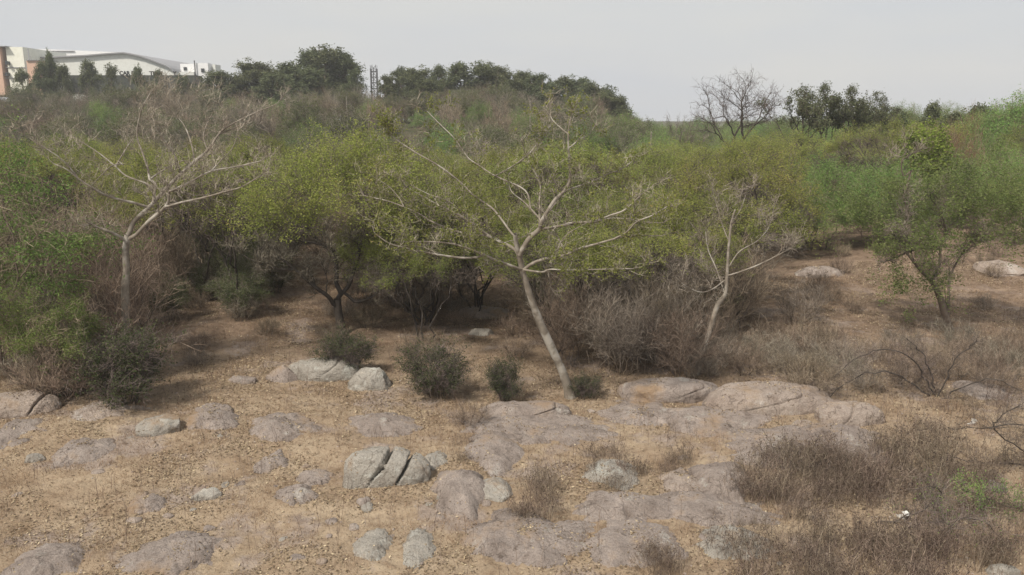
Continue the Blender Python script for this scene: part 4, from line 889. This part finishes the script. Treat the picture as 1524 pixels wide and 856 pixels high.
thorn_branch([(1560, 765), (1510, 755), (1460, 740), (1430, 730)], 4, 2, 0, 'thorny branch with fresh green sprays at the right edge', 2600, 3)
thorn_branch([(1300, 782), (1350, 768), (1385, 750), (1400, 735), (1385, 722), (1360, 728)], 4, 2, 0, 'dark hooked branch with a few leaves above the fallen sticks', 260, 4)
thorn_branch([(1330, 800), (1360, 782), (1400, 775), (1440, 790)], 5, 2, 0, 'grey fallen stick pair at the bottom right', 0, 5)
thorn_branch([(1380, 820), (1410, 790), (1440, 770), (1480, 790), (1500, 830)], 4, 2, .1, 'tangled dark branch heap at the bottom right', 300, 6)
for pts, sd, lb in [([(1392, 592), (1375, 560), (1355, 530), (1320, 520), (1280, 530), (1240, 560)], 11, 'long dead branch arching left from the dead bush right of the long boulder'),
                [([(1395, 594)][0]), (1410, 560), (1425, 530), (1445, 515), (1455, 500)] and ([(1395, 594), (1410, 560), (1425, 530), (1445, 515), (1455, 500)], 12, 'dead branch rising to the upper right from the dead bush'),
                ([(1388, 590), (1385, 555), (1370, 525), (1350, 505)], 13, 'dead branch rising straight from the dead bush'),
                ([(1398, 596), (1440, 575), (1480, 565), (1530, 585)], 14, 'dead branch sweeping right to the picture edge'),
                ([(1385, 592), (1340, 560), (1290, 555), (1250, 575), (1225, 600)], 15, 'lower dead branch arching left over the shrubs')]:
    thorn_branch(pts, 5, 2, -.2, lb, 0, sd)
for (px, py) in ((1450, 633), (1348, 777)):
    x, y, z = at(px, py); g = np.random.default_rng(px); V, F = leaf_quads(np.array([x, y, z + .05]) + g.normal(size=(7, 3)) * .05, .12, .8, g=g); o = mesh_obj('paper_scrap', V - [x, y, z], F, 'paper', loc=(x, y, z))
    tag(o, 'crumpled white scrap caught on the branch at the right edge' if px > 1400 else 'crumpled white scrap on the dark hooked branch', 'litter')

# ------------------------------------------------------------------ ground cover (uncountable)
def scatter(n, dens, y0=9, y1=34, seed=1, half=.78):
    g = np.random.default_rng(seed); y = np.sqrt(g.uniform(y0 ** 2, y1 ** 2, n)); x = g.uniform(-1, 1, n) * y * half; k = dens(x, y, g); return x[k], y[k], g
def patch(x, y, s, sd, lo, hi): return ss(lo, hi, fbm(np.stack([x, y, x * 0], -1) / s, 4, sd) + .5)
def surf(x, y):
    z = height(x, y) ; P = np.stack([x, y, x * 0], -1); return z + .075 * fbm(P / .28, 4, 11) + .07 * np.abs(fbm(P / np.array([.7, .3, 1]), 3, 12))
x, y, g = scatter(420000, lambda x, y, g: g.random(len(x)) < (.1 + .9 * np.clip(patch(x, y, 1.1, 21, .44, .6) + .35 * ss(15, 18, y) - .6 * ss(19.5, 23, y), 0, 1)) * np.where(inrock(x, y), .1, 1), seed=2)
C = np.stack([x, y, surf(x, y) + .008 + g.random(len(x)) * .02], -1); RS = np.concatenate(RSURF); RS = RS[(fbm(RS / .5, 4, 61) > .03) & (RS[:, 2] > surf(RS[:, 0], RS[:, 1]) - .01)]; C = np.concatenate([C, RS + [0, 0, .006]]); y = C[:, 1]
n = len(C); a = g.random(n) * 6.28; t = g.normal(size=(n, 2)) * .35
u_ = np.stack([np.cos(a), np.sin(a), t[:, 0]], -1); v_ = np.stack([-np.sin(a), np.cos(a), t[:, 1]], -1); s_ = (g.uniform(.007, .024, n) ** 1.0 * (1 + .02 * y))[:, None]
V = np.stack([C - u_ * s_, C + v_ * s_ * .5, C + u_ * s_, C - v_ * s_ * .5], 1).reshape(-1, 3)
o = mesh_obj('leaf_litter', V, np.arange(4 * n).reshape(n, 4), 'litter', rnd=g.random(n)); tag(o, kind='stuff')
x, y, g = scatter(480000, lambda x, y, g: g.random(len(x)) < (.14 + .86 * patch(x, y, .9, 33, .46, .62)) * np.where(inrock(x, y), .06, 1), seed=3, y1=32)
n = len(x); C = np.stack([x, y, surf(x, y) - .01], -1); L = g.uniform(.03, .12, n)[:, None]; d = np.stack([g.normal(size=n) * .6, g.normal(size=n) * .6, np.ones(n)], -1); tip = C + d * L
sd_ = np.stack([np.cos(L[:, 0] * 99), np.sin(L[:, 0] * 99), L[:, 0] * 0], -1) * .004
V = np.stack([C - sd_, C + sd_, tip], 1).reshape(-1, 3); o = mesh_obj('dry_grass', V, np.arange(3 * n).reshape(n, 3), 'straw', rnd=g.random(n)); tag(o, kind='stuff')
# upright dry stalks
x, y, g = scatter(9000, lambda x, y, g: g.random(len(x)) < (.1 + .9 * patch(x, y, 1.3, 55, .48, .62)) * np.where(inrock(x, y), .05, 1) * np.where((x > 2.5), 1, .5), seed=4, y1=27)
n = len(x); T = Tubes(); C = np.stack([x, y, surf(x, y) - .02], -1); L = g.uniform(.12, .5, n)[:, None]; d = np.stack([g.normal(size=n) * .15, g.normal(size=n) * .15, np.ones(n)], -1)
P = np.stack([C, C + d * L * .5 + g.normal(size=(n, 3)) * .012, C + d * L], 1); T.many(P, np.tile(np.array([[.0035, .003, .002]]), (n, 1)), 3)
k = g.integers(0, n, n * 3); a_ = P[k, 1] + (P[k, 2] - P[k, 1]) * g.random(n * 3)[:, None]; e = a_ + (unit(n * 3, g) * .6 + [0, 0, .8]) * g.uniform(.03, .12, n * 3)[:, None]
T.many(np.stack([a_, (a_ + e) / 2, e], 1), np.tile(np.array([[.002, .002, .0015]]), (n * 3, 1)), 3); o = T.build('dry_stalks', 'weed', None, False); tag(o, kind='stuff')
# pebbles
x, y, g = scatter(26000, lambda x, y, g: g.random(len(x)) < .15 + .85 * patch(x, y, 1.5, 77, .46, .6), seed=6, y1=30); n = len(x)
ico = np.array([[1, 0, 0], [-1, 0, 0], [0, 1, 0], [0, -1, 0], [0, 0, 1], [0, 0, -1]], float); fo = np.array([[0, 2, 4], [2, 1, 4], [1, 3, 4], [3, 0, 4], [2, 0, 5], [1, 2, 5], [3, 1, 5], [0, 3, 5]])
s_ = (.006 + .03 * g.random(n) ** 4)[:, None, None]; V = np.stack([x, y, surf(x, y) + .003], -1)[:, None] + ico[None] * s_ * g.uniform(.5, 1.3, (n, 6, 1)) * [1, 1, .7]
o = mesh_obj('pebbles', V.reshape(-1, 3), (fo[None] + 6 * np.arange(n)[:, None, None]).reshape(-1, 3), 'pebble'); tag(o, kind='stuff')

x, y, g = scatter(16000, lambda x, y, g: g.random(len(x)) < (.1 + .9 * patch(x, y, 1.8, 91, .45, .58)) * np.where(x < 2 + .1 * y, 1, .25) * np.where(inrock(x, y), .1, 1), seed=9, y1=24); n = len(x)
s_ = (.012 + .05 * g.random(n) ** 3)[:, None, None]; V = np.stack([x, y, surf(x, y)], -1)[:, None] + ico[None] * s_ * g.uniform(.5, 1.4, (n, 6, 1)) * [1.2, 1, .45]
o = mesh_obj('soil_clods', V.reshape(-1, 3), (fo[None] + 6 * np.arange(n)[:, None, None]).reshape(-1, 3), 'ground'); tag(o, kind='stuff')

# ------------------------------------------------------------------ unused prototypes go, haze
for L in list(PR.values()) + [WP]:
    for e in L:
        if not e[1]:
            for ch in list(e[0].children): bpy.data.objects.remove(ch)
            bpy.data.objects.remove(e[0])
V, F = box(-420, 420, -30, 460, -3, 34); hz = mesh_obj('haze', V, F, 'trim'); tag(hz, kind='stuff'); hz.data.materials.clear()
hm = bpy.data.materials.new('haze'); hm.use_nodes = True; t = hm.node_tree; t.nodes.clear(); oo = t.nodes.new('ShaderNodeOutputMaterial'); pv = t.nodes.new('ShaderNodeVolumePrincipled')
pv.inputs['Color'].default_value = (.97, .98, 1, 1); pv.inputs['Density'].default_value = .0005; t.links.new(pv.outputs[0], oo.inputs['Volume']); hz.data.materials.append(hm)
